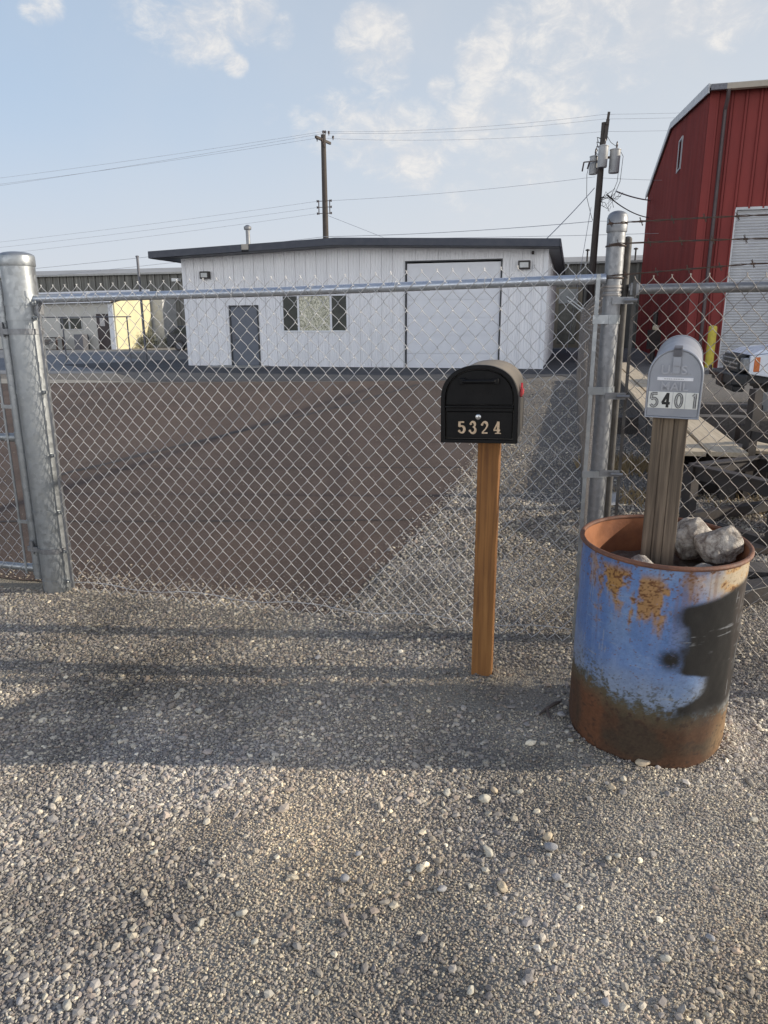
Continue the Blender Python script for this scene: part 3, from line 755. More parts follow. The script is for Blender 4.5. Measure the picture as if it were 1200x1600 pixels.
t.link(c, t.b.inputs['Base Color']); t.link(t.maprange(dust_and_sun, 0, 1, .38, .85), t.b.inputs['Roughness'])
t.bump(t.noise(420, 2, .5, v), .12, .001)
MBK = t.m
MBF = M('black mailbox front', (.0065, .0065, .007), .42, col2=(.010, .0095, .0095), spec=.14, scale=9, bump=.06, bscale=400, bdist=.001)
TANW = wood_mat('stained cedar post', (.265, .115, .030), (.13, .053, .015), (.37, .175, .05), 'z', .75, .8)
BRONZE = M('brass digits', (.60, .46, .32), .4, .35, col2=(.46, .34, .22), scale=60)
REDP = M('red flag plastic', (.62, .035, .04), .4)
mbx = thing('mailbox', 'black locking mailbox numbered 5324 on an orange brown wooden post', 'mailbox', (.442, 2.932, 0), math.radians(-14.0))
mb = MB(); mb.box(-.0445, .0445, -.0445, .0445, -.06, 1.098); mb.build('post', TANW, mbx, bevel=.004)
BX = Matrix.Translation((-.022, 0, 1.10)) @ Matrix.Rotation(math.radians(-.9), 4, 'Y')
Wd, Hs, Ht = .286, .165, .292
prof = arch(Wd, Hs, Ht)
bm_ = MB(); bm_.prism(prof, -.20, .26)
body = bm_.build('body', MBK, mbx, smooth=True, bevel=.002); body.matrix_local = BX
mb = MB(); mb.ring(arch(Wd + .008, Hs, Ht + .004), inset(arch(Wd, Hs, Ht), .012, .15), -.228, -.198)
o = mb.build('front_rim', MBF, body, smooth=True, bevel=.002)
mb = MB(); mb.prism([(p[0], p[1]) for p in inset(arch(Wd, Hs, Ht), .016, .15) if p[1] > .17] + [(-.127, .147), (.127, .147)][0:2], -.219, -.2005)
up = [p for p in inset(arch(Wd, Hs, Ht), .0155, .15) if p[1] > .16]
mb = MB(); mb.prism([(-.1275, .146), (.1275, .146)] + up, -.219, -.2005); udoor = mb.build('door', MBF, body, smooth=True, bevel=.002)
mb = MB(); mb.box(-.130, .130, -.232, -.2, .136, .143); mb.box(-.127, .127, -.224, -.2, .1215, .1345); mb.build('ledge', MBF, body, bevel=.0012)
mb = MB(); mb.box(-.1265, .1265, -.217, -.2005, .0175, .119); ldoor = mb.build('door', MBF, body, bevel=.002)
mb = MB(); mb.tube([(-.062, -.245, .236), (.062, -.245, .236)], .0075, 12)
for s in (-1, 1): mb.box(s * .062 - .012, s * .062 + .012, -.247, -.218, .226, .247)
mb.build('handle', MBF, udoor, bevel=.002, smooth=True)
o = text_mesh('embossed_lettering', 'U.S. MAIL', .026, .0012, MBF, udoor, Matrix.Translation((.0, -.2195, .186)) @ Matrix.Rotation(PI / 2, 4, 'X'))
mb = MB()
for i in range(24):
    pass
mb.lathe([(.0105, 0), (.0105, .004), (.008, .006), (.001, .006)], 20); o = mb.build('lock', M('lock steel', (.6, .6, .6), .3, .9), ldoor, smooth=True)
o.location = (-.003, -.217, .100); o.rotation_euler = (PI / 2, 0, 0)
mb = MB(); mb.box(-.0012, .0012, -.2245, -.2226, .096, .104); mb.build('keyhole', BLACKST, ldoor)
for ch, cx in zip('5324', (-.066, -.023, .022, .069)):
    mb = MB(); sz = .047
    for st in DIG[ch]:
        n_ = len(st)
        ws = [sz * (.10 + .11 * math.sin(PI * i / max(1, n_ - 1)) ** 2) if n_ > 3 else sz * (.20 if abs(st[0][0] - st[-1][0]) < .1 else .12) for i in range(n_)]
        stroke(mb, [(cx + p[0] * sz, .036 + p[1] * sz) for p in st], ws, -.2195 - .0004 * (DIG[ch].index(st) + 1), -.2165)
    # serifs and ball ends
    if ch == '4': mb.box(cx + .10 * sz - .012, cx + .10 * sz + .011, -.2189, -.2165, .036, .0395)
    if ch in '523':
        e = DIG[ch][-1][-1] if ch in '53' else DIG[ch][0][0]
        mb.prism(arc(cx + e[0] * sz, .036 + e[1] * sz, .0048, .0048, 0, 330, 9), -.2197, -.2165)
    if ch == '3': mb.prism(arc(cx - .18 * sz, .036 + .79 * sz, .0045, .0045, 0, 330, 9), -.2197, -.2165)
    mb.build('digit', BRONZE, ldoor)
mb = MB()
mb.prism([(-.06, .165), (-.032, .158), (-.018, .185), (-.03, .215), (-.055, .20)], Wd / 2 + .001, Wd / 2 + .009, 'x')
mb.prism([(-.05, .16), (.09, .163), (.09, .182), (-.05, .186)], Wd / 2 + .003, Wd / 2 + .008, 'x')
mb.build('flag', REDP, body, bevel=.001)
mb = MB(); mb.box(-.1, .1, -.15, .2, -.012, -.001); o = mb.build('mount_plate', BLACKST, body)

# ------------------------------------------------------------------ blue barrel
BC = (1.01, 2.48); BR = .283; BH = .80
bar = thing('barrel', 'rusty blue steel drum with black spray paint standing on the gravel', 'barrel', (BC[0], BC[1], -.012), 0)
bar.rotation_euler = (math.radians(2.2), 0, 0)
ntheta, nz = 420, 330
th = np.linspace(0, 2 * PI, ntheta, endpoint=False); zz = np.linspace(0, BH, nz)
TH, ZZ = np.meshgrid(th, zz); tt = ZZ / BH
cam_az = math.atan2(-BC[1], -BC[0])
PH = np.degrees((TH - cam_az + PI) % (2 * PI) - PI)        # 0 towards the camera, + to the viewer's right
rad = BR * (1 + .0 * TH) - .012 * sst(.10, 0, tt) * (.6 + .4 * np.cos(2 * TH + 1.0)) + .004 * (fbm(PH / 34 + 20, tt * 3, 3, 5) - .5)
rad = rad + .006 * (fbm(PH / 16 + 50, tt * 7, 3, 15) - .5) - .009 * np.exp(-((PH + 20) / 14) ** 2 - ((tt - .62) / .10) ** 2) - .007 * np.exp(-((PH - 44) / 10) ** 2 - ((tt - .36) / .07) ** 2)
rad = rad - .006 * np.exp(-((PH - 62) / 12) ** 2) * sst(.28, .08, tt)
VV = np.stack([rad * np.cos(TH), rad * np.sin(TH), ZZ], -1).reshape(-1, 3)
I = np.arange(ntheta * nz).reshape(nz, ntheta); I2 = np.roll(I, -1, 1)
FF = np.stack([I[:-1], I2[:-1], I2[1:], I[1:]], -1).reshape(-1, 4)
u = PH / 57.3 * BR; vv_ = ZZ
def mixn(a, b, m): return a * (1 - m[..., None]) + np.array(b) * m[..., None]
n_a = fbm(u * 9 + 40, vv_ * 9, 5, 51); n_b = fbm(u * 42 + 40, vv_ * 42, 4, 52); n_c = fbm(u * 5 + 7, vv_ * 1.2, 4, 53); n_d = fbm(u * 90 + 40, vv_ * 90, 3, 54); n_e = fbm(u * 170 + 90, vv_ * 170, 3, 64); n_s = fbm(u * 60 + 40, vv_ * 3.2, 4, 58)
Cc = np.zeros(TH.shape + (3,)) + np.array([.105, .185, .375])
Cc = mixn(Cc, (.165, .25, .41), sst(.45, .7, n_a) * .7)
Cc = mixn(Cc, (.062, .12, .285), sst(.5, .68, n_c) * .5)
Cc = mixn(Cc, (.15, .22, .38), sst(.52, .64, n_s) * .4)
# chalky pale blue band above the rust line
Cc = mixn(Cc, (.235, .27, .31), sst(.58, .38, tt + .25 * (n_a - .5)) * .62)
Cc = mixn(Cc, (.37, .36, .33), sst(26, 55, PH) * sst(.62, .42, tt) * .8)  # sunlit right side of the lower drum painted paler
# tan belt right of the rim: golden sunlight painted in, with rusty specks
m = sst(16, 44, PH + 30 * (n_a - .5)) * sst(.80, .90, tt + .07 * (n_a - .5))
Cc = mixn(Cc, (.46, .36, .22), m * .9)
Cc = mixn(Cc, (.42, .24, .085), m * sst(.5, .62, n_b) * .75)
# rust patches with drips
rust = np.array([.215, .095, .032]); rustd = np.array([.10, .042, .018])
def patch(p0, hw, t0, t1, k=1.):
    e = sst(hw * 1.25, hw * .7, np.abs(PH - p0 + 16 * (n_a - .5) + 14 * (n_b - .5) + 9 * (n_s - .5))) * sst(t0 - .05, t0 + .08, tt + .16 * (n_b - .5) + .24 * (n_s - .5)) * sst(t1 + .03, t1 - .02, tt)
    return np.clip(e * k, 0, 1)
rp = np.maximum.reduce([patch(-31, 9, .76, .955), patch(-4, 9, .74, .945, .95), patch(-50, 7, .88, .97, .7), patch(22, 6, .88, .97, .55), patch(-95, 14, .7, .97), patch(130, 30, .6, .97), patch(-150, 20, .5, .97)])
rp = rp * sst(.30, .52, n_b + .28)
Cc = mixn(Cc, (.33, .18, .06), rp)
Cc = mixn(Cc, (.17, .075, .028), rp * sst(.50, .62, .3 * n_b + .7 * n_e) * .85)
Cc = mixn(Cc, rustd, rp * sst(.56, .64, .35 * n_b + .65 * n_e) * .85)
spots = sst(.72, .77, .5 * n_b + .5 * n_e + .12 * sst(.7, 1, tt)) * sst(.55, .8, tt) + sst(.72, .78, n_e) * .7
Cc = mixn(Cc, (.13, .055, .022), np.clip(spots, 0, 1) * .9)
# rust line at the foot
line = .325 + .05 * (n_a - .5) + .05 * (n_b - .5) + .05 * (n_d - .5) + .055 * sst(20, -60, PH) - .05 * sst(40, 70, PH)
foot = sst(line + .014, line - .014, tt + .13 * (n_d - .5) + .09 * (n_e - .5))
Cc = mixn(Cc, (.058, .056, .034), np.clip(sst(line + .05, line - .0, tt + .10 * (n_d - .5)) * .75 + sst(line + .17, line + .02, tt) * sst(.52, .62, .4 * n_b + .6 * n_e), 0, 1) * .9)
frust = mixn(mixn(np.zeros_like(Cc) + np.array([.078, .040, .022]), (.055, .038, .024), sst(.45, .65, n_a)), (.145, .058, .026), sst(.52, .68, n_c) * .8)
frust = mixn(frust, (.27, .17, .085), sst(44, 74, PH) * .7)  # golden sunlight painted into the rust on the right
frust = mixn(frust, (.15, .065, .032), sst(.13, .0, tt) * .6)
frust = mixn(frust, (.10, .085, .05), sst(line - .10, line, tt) * sst(60, 20, PH) * .8)
Cc = mixn(Cc, (0, 0, 0), foot * 0) * (1 - foot[..., None]) + frust * foot[..., None]
frust_k = (.72 + .5 * n_e + .25 * (n_b - .5))[..., None]
Cc = Cc * (1 - foot[..., None]) + Cc * frust_k * foot[..., None]
Cc = mixn(Cc, (.035, .022, .015), foot * sst(.56, .68, .5 * n_b + .5 * n_d) * .7)
# black spray paint
def soft(p0, p1, t0, t1, s=5, st_=.03):
    return sst(p0 - s, p0 + s, PH) * sst(p1 + s, p1 - s, PH) * sst(t0 - st_, t0 + st_, tt) * sst(t1 + st_, t1 - st_, tt)
n_f2 = fbm(u * 24 + 12, vv_ * 24, 4, 77)
lb = 17.5 + 21 * sst(.535, .495, tt) - 20 * sst(.43, .34, tt) - 3.5 * np.exp(-((tt - .79) / .05) ** 2) + 7 * (n_a - .5) + 6 * (n_f2 - .5)
tb = .845 + .075 * sst(15, 75, PH) + .012 * (n_a - .5)
bb = .30 + .03 * sst(40, 75, PH) + .05 * (n_a - .5) + .03 * (n_f2 - .5)
spray = sst(lb - 6, lb + 6, PH) * sst(tb + .010, tb - .022, tt) * sst(bb - .05, bb + .05, tt) * sst(135, 115, PH)
dot = sst(13, 3.0, np.sqrt((PH - 13) ** 2 + ((tt - .59) * 175) ** 2))
haze_ = sst(16, -6, lb - PH) * sst(tb + .01, tb - .08, tt) * sst(bb - .12, bb + .06, tt) * sst(135, 115, PH)
sp = np.clip(np.maximum.reduce([spray, dot, haze_ * sst(.45, .68, n_e)]), 0, 1)
sp = np.clip(sp - .45 * sst(.6, .75, n_e) * (1 - spray), 0, 1)
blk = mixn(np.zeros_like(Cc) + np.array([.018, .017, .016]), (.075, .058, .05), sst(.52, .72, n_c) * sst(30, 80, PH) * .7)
Cc = Cc * (1 - sp[..., None]) + blk * sp[..., None]
scr = sst(.70, .76, fbm(u * 14 + 60, vv_ * 160, 3, 81)) * sst(.5, .62, n_a) + sst(.71, .77, fbm(u * 150 + 60, vv_ * 9, 3, 82)) * sst(.48, .62, n_c)
Cc = mixn(Cc, (.30, .31, .32), np.clip(scr, 0, 1) * .45 * (1 - foot))
drip = sst(.60, .72, fbm(u * 48 + 11, vv_ * 1.6, 3, 83)) * sst(.45, .98, tt) * (1 - sp)
Cc = mixn(Cc, (.20, .10, .045), drip * .45)
Cc = Cc * (.86 + .28 * n_d[..., None])
Rg = .55 + .3 * np.clip(rp + foot, 0, 1) - .12 * sp
t = NT('barrel paint'); at = t.add('ShaderNodeVertexColor'); at.layer_name = 'Col'; at2 = t.add('ShaderNodeVertexColor'); at2.layer_name = 'Rgh'
fine = t.noise(180, 4, .65, t.obj())
t.link(t.mixc(.25, at.outputs[0], t.mixc(t.maprange(fine, .3, .7), (.35, .35, .35), (.75, .75, .75)), 'OVERLAY'), t.b.inputs['Base Color'])
s = t.add('ShaderNodeSeparateColor'); t.link(at2.outputs[0], s.inputs[0]); t.link(s.outputs[0], t.b.inputs['Roughness'])
t.b.inputs['Specular IOR Level'].default_value = .35
t.bump(fine, .18, .002)
npmesh('shell', VV, FF, t.m, {'Col': Cc.reshape(-1, 3), 'Rgh': np.repeat(Rg.reshape(-1, 1), 3, 1)}, bar, True)
RUSTIN = M('rusty inside', (.36, .145, .062), .85, col2=(.22, .085, .04), scale=9, bump=.25, bscale=90, detail=7)
RUSTRIM = M('rusty rim', (.20, .085, .045), .7, col2=(.11, .05, .032), scale=25, bump=.3, bscale=120)
mb = MB(); mb.lathe([(BR - .012, .62), (BR - .008, .70), (BR - .004, BH - .004)], 96, (0, 0), False, False)
o = mb.build('inner_wall', RUSTIN, bar, smooth='full', normals=False); o.data.flip_normals()
mb = MB(); rr_ = .0085
mb.lathe([(BR + .002 + rr_ * math.cos(a), BH + rr_ * math.sin(a)) for a in np.linspace(0, 2 * PI, 13)], 128, (0, 0), False, False); mb.build('rolled_rim', RUSTRIM, bar, smooth='full')
for z in (.27, .535):
    mb = MB(); mb.lathe([(BR - .003, z - .012), (BR + .0035, z), (BR - .003, z + .012)], 128, (0, 0), False, False)
# rubble fill inside
rn = 46; gr = np.linspace(0, BR - .008, 22); ga = np.linspace(0, 2 * PI, 72, endpoint=False)
G, A = np.meshgrid(gr, ga); fx, fy = G * np.cos(A), G * np.sin(A)
fz = .672 + .045 * (fbm(fx * 9 + 5, fy * 9 + 5, 4, 71) - .5) + .02 * (fx / BR)
V = np.stack([fx, fy, fz], -1).reshape(-1, 3); I = np.arange(72 * 22).reshape(72, 22); I2 = np.roll(I, -1, 0)
F = np.stack([I[:, :-1], I2[:, :-1], I2[:, 1:], I[:, 1:]], -1).reshape(-1, 4)
o = npmesh('rubble_fill', V, F, M('barrel rubble', (.20, .17, .14), .95, col2=(.12, .085, .06), scale=40, bump=.9, bscale=70, bdist=.012), parent=bar, smooth=True)

# rocks in the barrel
t = NT('pale rock'); v = t.obj()
nz_ = t.noise(24, 8, .72, v, .6); n2_ = t.noise(70, 5, .6, v)
c = t.ramp(nz_, [(.32, (.15, .115, .095)), (.44, (.35, .30, .25)), (.54, (.60, .54, .46)), (.70, (.78, .72, .63))])
c = t.mixc(t.maprange(n2_, .55, .75, 0, .6), c, (.20, .165, .14))
t.link(c, t.b.inputs['Base Color']); t.b.inputs['Roughness'].default_value = .9
t.bump(t.math('ADD', nz_, t.math('MULTIPLY', n2_, .5)), .9, .025)
ROCK = t.m
zc = -.012
for (dx, dy, z, dims, rot, seed, lab) in [
    (.140, .075, .765, (.20, .135, .145), (.2, -.55, .35), 5, 'brownish grey rock leaning against the mailbox post inside the barrel'),
    (.190, -.045, .775, (.165, .145, .140), (0, .15, -.3), 9, 'pale grey rounded rock at the right rim inside the barrel')]:
    o = rock('rock', dims, seed, ROCK, 5, .24, None, (BC[0] + dx, BC[1] + dy, z), rot, 4); tag(o, lab, 'rock')
for (dx, dy, z, sz, seed, lab) in [
    (-.09, -.08, .715, .10, 12, 'small flat rock left of the post inside the barrel'),
    (-.19, -.055, .70, .075, 13, 'small dark rock by the left wall inside the barrel'),
    (.045, -.165, .712, .07, 14, 'small rock by the front rim between post and big rocks'),
    (.10, -.14, .715, .075, 15, 'small grey rock under the pale rounded rock in the barrel'),
    (-.02, -.12, .695, .06, 16, 'small rock in front of the post foot inside the barrel')]:
    o = rock('rock', (sz, sz * .8, sz * .6), seed, ROCK if seed != 13 else RUSTST, 3, .3, None, (BC[0] + dx, BC[1] + dy, z), (0, 0, seed), 5); tag(o, lab, 'rock')

# ------------------------------------------------------------------ grey mailbox 5401 on a weathered post in the barrel
GREYP = M('grey mailbox paint', (.34, .355, .39), .42, .25, col2=(.27, .285, .315), scale=6, bump=.06, bscale=200, bdist=.001)
GREYD = M('grey latch steel', (.16, .16, .175), .5, .4, col2=(.11, .11, .12), scale=20)
EMB = M('raised lettering lightened', (.41, .42, .45), .38, .25, col2=(.36, .37, .40), scale=30)  # lighter grey stands in for light caught on the raised letters
STICK = M('white sticker', (.74, .74, .70), .6, col2=(.62, .62, .57), scale=12)
INK = M('black ink', (.012, .012, .012), .6)
INKG = M('faded ink', (.46, .46, .44), .7, col2=(.22, .22, .22), scale=90)
GREYW = wood_mat('weathered grey post', (.15, .115, .08), (.045, .034, .025), (.28, .22, .155), 'z', .9, 1.0)
mg = thing('mailbox', 'grey metal mailbox numbered 5401 on a weathered post standing in the barrel', 'mailbox', (1.005, 2.485, .60), math.radians(-23))
mb = MB()
for i, (xa, xb) in enumerate(((-.057, -.0232), (-.0228, .0138), (.0142, .057))):
    mb.box(xa, xb, -.044 + .002 * (i % 2), .044, 0, .632 - .001 * i)
o = mb.build('post', GREYW, mg, bevel=.004)
GB = Matrix.Translation((.002, 0, .637)) @ Matrix.Rotation(math.radians(.6), 4, 'Y') @ Matrix.Rotation(math.radians(4.5), 4, 'X')
W2, S2, T2 = .164, .142, .229
mb = MB(); mb.prism(arch(W2, S2, T2, 28, 2.0), -.055, .40); gb_ = mb.build('body', GREYP, mg, smooth=True, bevel=.0015); gb_.matrix_local = GB
mb = MB(); mb.ring(arch(W2 + .010, S2, T2 + .005, 28, 2.0), inset(arch(W2 + .010, S2, T2 + .005, 28, 2.0), .006, .10), -.078, -.03)
mb.prism(inset(arch(W2 + .010, S2, T2 + .005, 28, 2.0), .0055, .10), -.074, -.057)
gd = mb.build('door', GREYP, gb_, smooth=True, bevel=.003)
mb = MB(); mb.ring(arch(W2 + .006, S2, T2 + .003, 28, 2.0), inset(arch(W2, S2, T2, 28, 2.0), -.0005, .10), .385, .402); mb.build('rear_rim', GREYP, gb_, smooth=True)
def onface(xc, zc_): return Matrix.Translation((xc, -.0745, zc_)) @ Matrix.Rotation(PI / 2, 4, 'X')
text_mesh('embossed_letter', 'U.', .042, .004, EMB, gd, onface(-.028, .150), .0006)
text_mesh('embossed_letter', 'S.', .042, .004, EMB, gd, onface(.030, .150), .0006)
text_mesh('embossed_lettering', 'MAIL', .040, .004, EMB, gd, onface(.0, .0955), .0006)
# latch strap: over the top of the box and down the door
mb = MB(); mb.box(-.013, .013, -.086, -.02, T2 + .003, T2 + .0085); mb.box(-.0135, .0135, -.0855, -.0795, T2 - .02, T2 + .002); mb.build('latch', GREYD, gb_, bevel=.001)
mb = MB(); mb.box(-.0125, .0125, -.083, -.0785, T2 - .052, T2 - .021); mb.box(-.0115, .0115, -.0795, -.0742, T2 - .078, T2 - .05); mb.build('latch', GREYP, gd, bevel=.001)
mb = MB(); mb.box(-.056, .056, -.0772, -.074, .1285, .1385); sk = mb.build('label_strip', M('bleached label', (.80, .80, .82), .5, col2=(.7, .7, .72), scale=50), gd)
mb = MB(); xx = -.034
while xx < .026:
    ln = random.uniform(.002, .006); mb.box(xx, xx + ln, -.0775, -.077, .1322, .1348); xx += ln + .0016
mb.build('faded_print', INKG, sk)
for ch, cx in zip('5401', (-.0595, -.0215, .0185, .0585)):
    mb = MB(); mb.box(cx - .0195, cx + .0193, -.0764, -.074, .0345, .0895); st_ = mb.build('number_sticker', STICK, gd)
    mb = MB(); sz = .0495; ox = cx + (.008 if ch == '1' else 0)
    for i, q_ in enumerate(DIG[ch]):
        stroke(mb, [(ox + p[0] * sz * .95, .0373 + p[1] * sz) for p in q_], .0088, -.0772 - .0001 * i, -.0763)
    mb.build('digit', INK, st_)
    if ch != '4':
        mb = MB()
        for i, q_ in enumerate(DIG[ch]):
            stroke(mb, [(ox + p[0] * sz * .95, .0373 + p[1] * sz) for p in q_], .0048, -.0777 - .0001 * i, -.0764)
        mb.build('digit_fill', INKG, st_)

# ------------------------------------------------------------------ twig by the barrel
mb = MB(); mb.tube([(.735, 2.66, .02), (.70, 2.62, .035), (.655, 2.585, .03), (.625, 2.56, .022)], [.006, .008, .007, .004], 7); mb.tube([(.66, 2.59, .03), (.655, 2.54, .028), (.668, 2.50, .018)], [.006, .006, .003], 6)
o = mb.build('twig', M('dead wood', (.13, .10, .085), .9, col2=(.08, .065, .055), scale=40), smooth=True); tag(o, 'dry forked twig on the gravel beside the barrel foot', 'twig')

# ------------------------------------------------------------------ ribbed siding
def siding(mb, x0, x1, zlo, zhi, y=0.0, pitch=.40, h=.032, minor=True, ph=0.0, wr=.024, axis='x', out=-1):
    """vertical ribbed sheet from x0 to x1; zlo/zhi functions of x; ribs stand towards out*y"""
    xs_ = [x0]; k = math.floor((x0 - ph) / pitch) - 1; pts = []
    while ph + k * pitch < x1 + pitch:
        c0 = ph + k * pitch
        pts += [(c0 - wr * 1.5, 0), (c0 - wr * .9, h), (c0 + wr * .6, h), (c0 + wr * .75, -h * .45), (c0 + wr * 1.15, -h * .45), (c0 + wr * 1.3, 0)]
        if minor:
            for f in (.25, .5, .75):
                pts += [(c0 + pitch * f - wr * .7, 0), (c0 + pitch * f, h * .45), (c0 + pitch * f + wr * .7, 0)]
        k += 1
    full = sorted(pts)
    def dep(x): return float(np.interp(x, [p[0] for p in full], [p[1] for p in full]))
    P = [(x0, dep(x0))] + [p for p in full if x0 + 1e-4 < p[0] < x1 - 1e-4] + [(x1, dep(x1))]
    V = []; F = []
    for (x, d) in P:
        for z in (zlo(x), zhi(x)):
            V.append((x, y + out * d, z) if axis == 'x' else (y + out * d, x, z))
    for i in range(len(P) - 1): F.append((2 * i, 2 * i + 2, 2 * i + 3, 2 * i + 1))
    mb.addv(V, F)

# ------------------------------------------------------------------ white workshop
WS0 = (5.362, 24.607)
ws = thing('workshop', 'white ribbed metal workshop with dark fascia and a closed garage door', 'workshop', (*WS0, 0), -ALPHA)
WHITE = M('white siding', (.83, .828, .835), .5, col2=(.77, .77, .78), scale=1.6, stretch=(1, 1, .3), spec=.3)
WHITE2 = M('white trim', (.76, .77, .79), .45, col2=(.70, .71, .73), scale=3)
SLATE = M('slate fascia', (.035, .041, .058), .5, col2=(.045, .05, .066), scale=4)
ROOFM = M('workshop roof sheet', (.25, .26, .28), .5, .3, col2=(.2, .21, .23), scale=2)
GDOOR = M('garage door white', (.75, .76, .785), .5, col2=(.70, .71, .74), scale=2)
DOORB = M('slate blue door', (.125, .14, .17), .45, col2=(.105, .12, .148), scale=3)
FRAMED = M('dark door frame', (.035, .037, .042), .5)
XL, XR, DEP = -13.2, 0.0, 13.8
ridge = -7.0
def wtop(x): return 4.12 - .20 * abs(x - ridge) / 6.6 * 1.15 if True else 0
zt_ = lambda x: wtop(x)
zb_ = lambda x: -.16
mb = MB()
siding(mb, XL, -11.45, zb_, zt_); siding(mb, -11.45, -10.27, lambda x: 2.21, zt_); siding(mb, -10.27, -9.36, zb_, zt_)
siding(mb, -9.36, -6.80, lambda x: 2.52, zt_); siding(mb, -9.36, -6.80, zb_, lambda x: 1.26); siding(mb, -6.80, -4.74, zb_, zt_)
siding(mb, -4.74, -1.42, lambda x: 3.60, zt_); siding(mb, -1.42, XR, zb_, zt_)
siding(mb, 0.0, DEP, zb_, lambda x: wtop(XR), XR, axis='y', out=1)
siding(mb, 0.0, DEP, zb_, lambda x: wtop(XL), XL, axis='y', out=-1)
siding(mb, XL, XR, zb_, zt_, DEP, out=1)
mb.build('wall', WHITE, ws, normals=False)
for x in (XL, XR): mb = MB(); mb.box(x - .07, x + .07, -.028, .07, -.14, wtop(x)); mb.build('corner_trim', WHITE2, ws)
# roof slab with dark fascia
OV = .8; RL, RR = -14.1, .42
mb = MB()
def rz_(x): return wtop(x) + .03
prof_ = [(RL, rz_(RL)), (ridge, rz_(ridge)), (RR, rz_(RR))]
for (xa, za), (xb, zb2) in zip(prof_[:-1], prof_[1:]):
    mb.addv([(xa, -OV + .02, za), (xb, -OV + .02, zb2), (xb, DEP + .5, zb2), (xa, DEP + .5, za), (xa, -OV + .02, za + .17), (xb, -OV + .02, zb2 + .17), (xb, DEP + .5, zb2 + .17), (xa, DEP + .5, za + .17)],
            [(0, 3, 2, 1), (4, 5, 6, 7), (0, 1, 5, 4), (1, 2, 6, 5), (2, 3, 7, 6), (3, 0, 4, 7)])
rf_ = mb.build('roof', ROOFM, ws, normals=False)
mb = MB()
def fas(xa, xb, z_off, y, hh=.235):
    za, zb3 = rz_(xa) + z_off, rz_(xb) + z_off
    mb.addv([(xa, y - .03, za), (xb, y - .03, zb3), (xb, y + .02, zb3), (xa, y + .02, za), (xa, y - .03, za + hh), (xb, y - .03, zb3 + hh), (xb, y + .02, zb3 + hh), (xa, y + .02, za + hh)],
            [(0, 3, 2, 1), (4, 5, 6, 7), (0, 1, 5, 4), (1, 2, 6, 5), (2, 3, 7, 6), (3, 0, 4, 7)])
fas(RL, -10.42, -.035, -OV - .01); fas(-10.16, ridge, -.04, -OV); fas(ridge, RR, -.04, -OV)
mb.box(RR - .02, RR + .03, -OV - .03, DEP + .5, rz_(RR) - .04, rz_(RR) + .19)
mb.box(RL - .03, RL + .02, -OV - .02, DEP + .5, rz_(RL) - .04, rz_(RL) + .2)
mb.build('fascia', SLATE, rf_, normals=False)
mb = MB(); mb.box(-10.42, -10.16, -OV - .05, -OV + .3, rz_(-10.3) + .02, rz_(-10.3) + .20); mb.build('fascia_joint', M('raw board', (.42, .38, .32), .7), rf_)
mb = MB(); mb.addv([(RL, -OV, rz_(RL) - .05), (ridge, -OV, rz_(ridge) - .05), (ridge, -.02, rz_(ridge) - .05), (RL, -.02, rz_(RL) - .05), (RR, -OV, rz_(RR) - .05), (RR, -.02, rz_(RR) - .05)], [(0, 1, 2, 3), (1, 4, 5, 2)])
mb.build('soffit', M('grey soffit', (.12, .125, .14), .6), rf_, normals=False)
# door
mb = MB(); mb.box(-11.45, -11.395, -.035, .06, -.1, 2.205); mb.box(-10.325, -10.27, -.035, .06, -.1, 2.205); mb.box(-11.39, -10.33, -.035, .06, 2.15, 2.205)
fr = mb.build('door_frame', FRAMED, ws)
mb = MB(); mb.box(-11.39, -10.33, .0, .05, -.1, 2.145); dr = mb.build('door', DOORB, ws)
mb = MB(); mb.tube([(-11.30, -.005, .98), (-11.30, -.06, .98), (-11.19, -.06, .98)], .014, 8); mb.box(-11.335, -11.265, -.012, .0, .9, 1.2); mb.build('handle', GREYD, dr)
mb = MB(); mb.box(-11.9, -9.7, -1.0, -.03, -.1, -.0); 
# garage door: horizontal sections
mb = MB(); mb.box(-4.74, -4.70, -.02, .10, -.1, 3.6); mb.box(-1.46, -1.42, -.02, .10, -.1, 3.6); mb.box(-4.695, -1.465, -.02, .10, 3.56, 3.6); mb.build('door_frame', FRAMED, ws)
mb = MB(); nsec = 6; hs = 3.62 / nsec
for i in range(nsec):
    z0 = -.1 + i * hs
    mb.box(-4.685, -1.475, .045, .09, z0, z0 + hs - .006)
    for j in range(4): mb.box(-4.68, -1.48, .041, .046, z0 + .05 + j * .14, z0 + .05 + j * .14 + .07)
gdo = mb.build('garage_door', GDOOR, ws)
# window: three panes
mb = MB(); zA, zB = 1.30, 2.50
for x in (-9.32, -8.70, -7.46, -6.84): mb.box(x - .035, x + .035, -.04, .05, zA + .0, zB)
mb.box(-9.355, -6.805, -.042, .05, zA - .05, zA + .0); mb.box(-9.355, -6.805, -.042, .05, zB, zB + .05)
wf_ = mb.build('window', WHITE2, ws)
PANE = M('dark window glass', (.018, .022, .02), .12, col2=(.05, .055, .042), scale=2.5, spec=.22)
t = NT('painted reflection pane'); v = t.obj((2.2, 1, 1.6))
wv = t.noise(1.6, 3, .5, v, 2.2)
c = t.ramp(t.math('FRACT', t.math('MULTIPLY', wv, 6.5)), [(0, (.12, .125, .08)), (.2, (.36, .35, .23)), (.45, (.66, .62, .46)), (.65, (.78, .74, .60)), (.85, (.32, .32, .22)), (1, (.12, .125, .08))])  # cream and olive swirls paint a reflection into the pane's colour
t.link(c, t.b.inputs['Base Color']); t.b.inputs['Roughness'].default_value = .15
REFLPANE = t.m
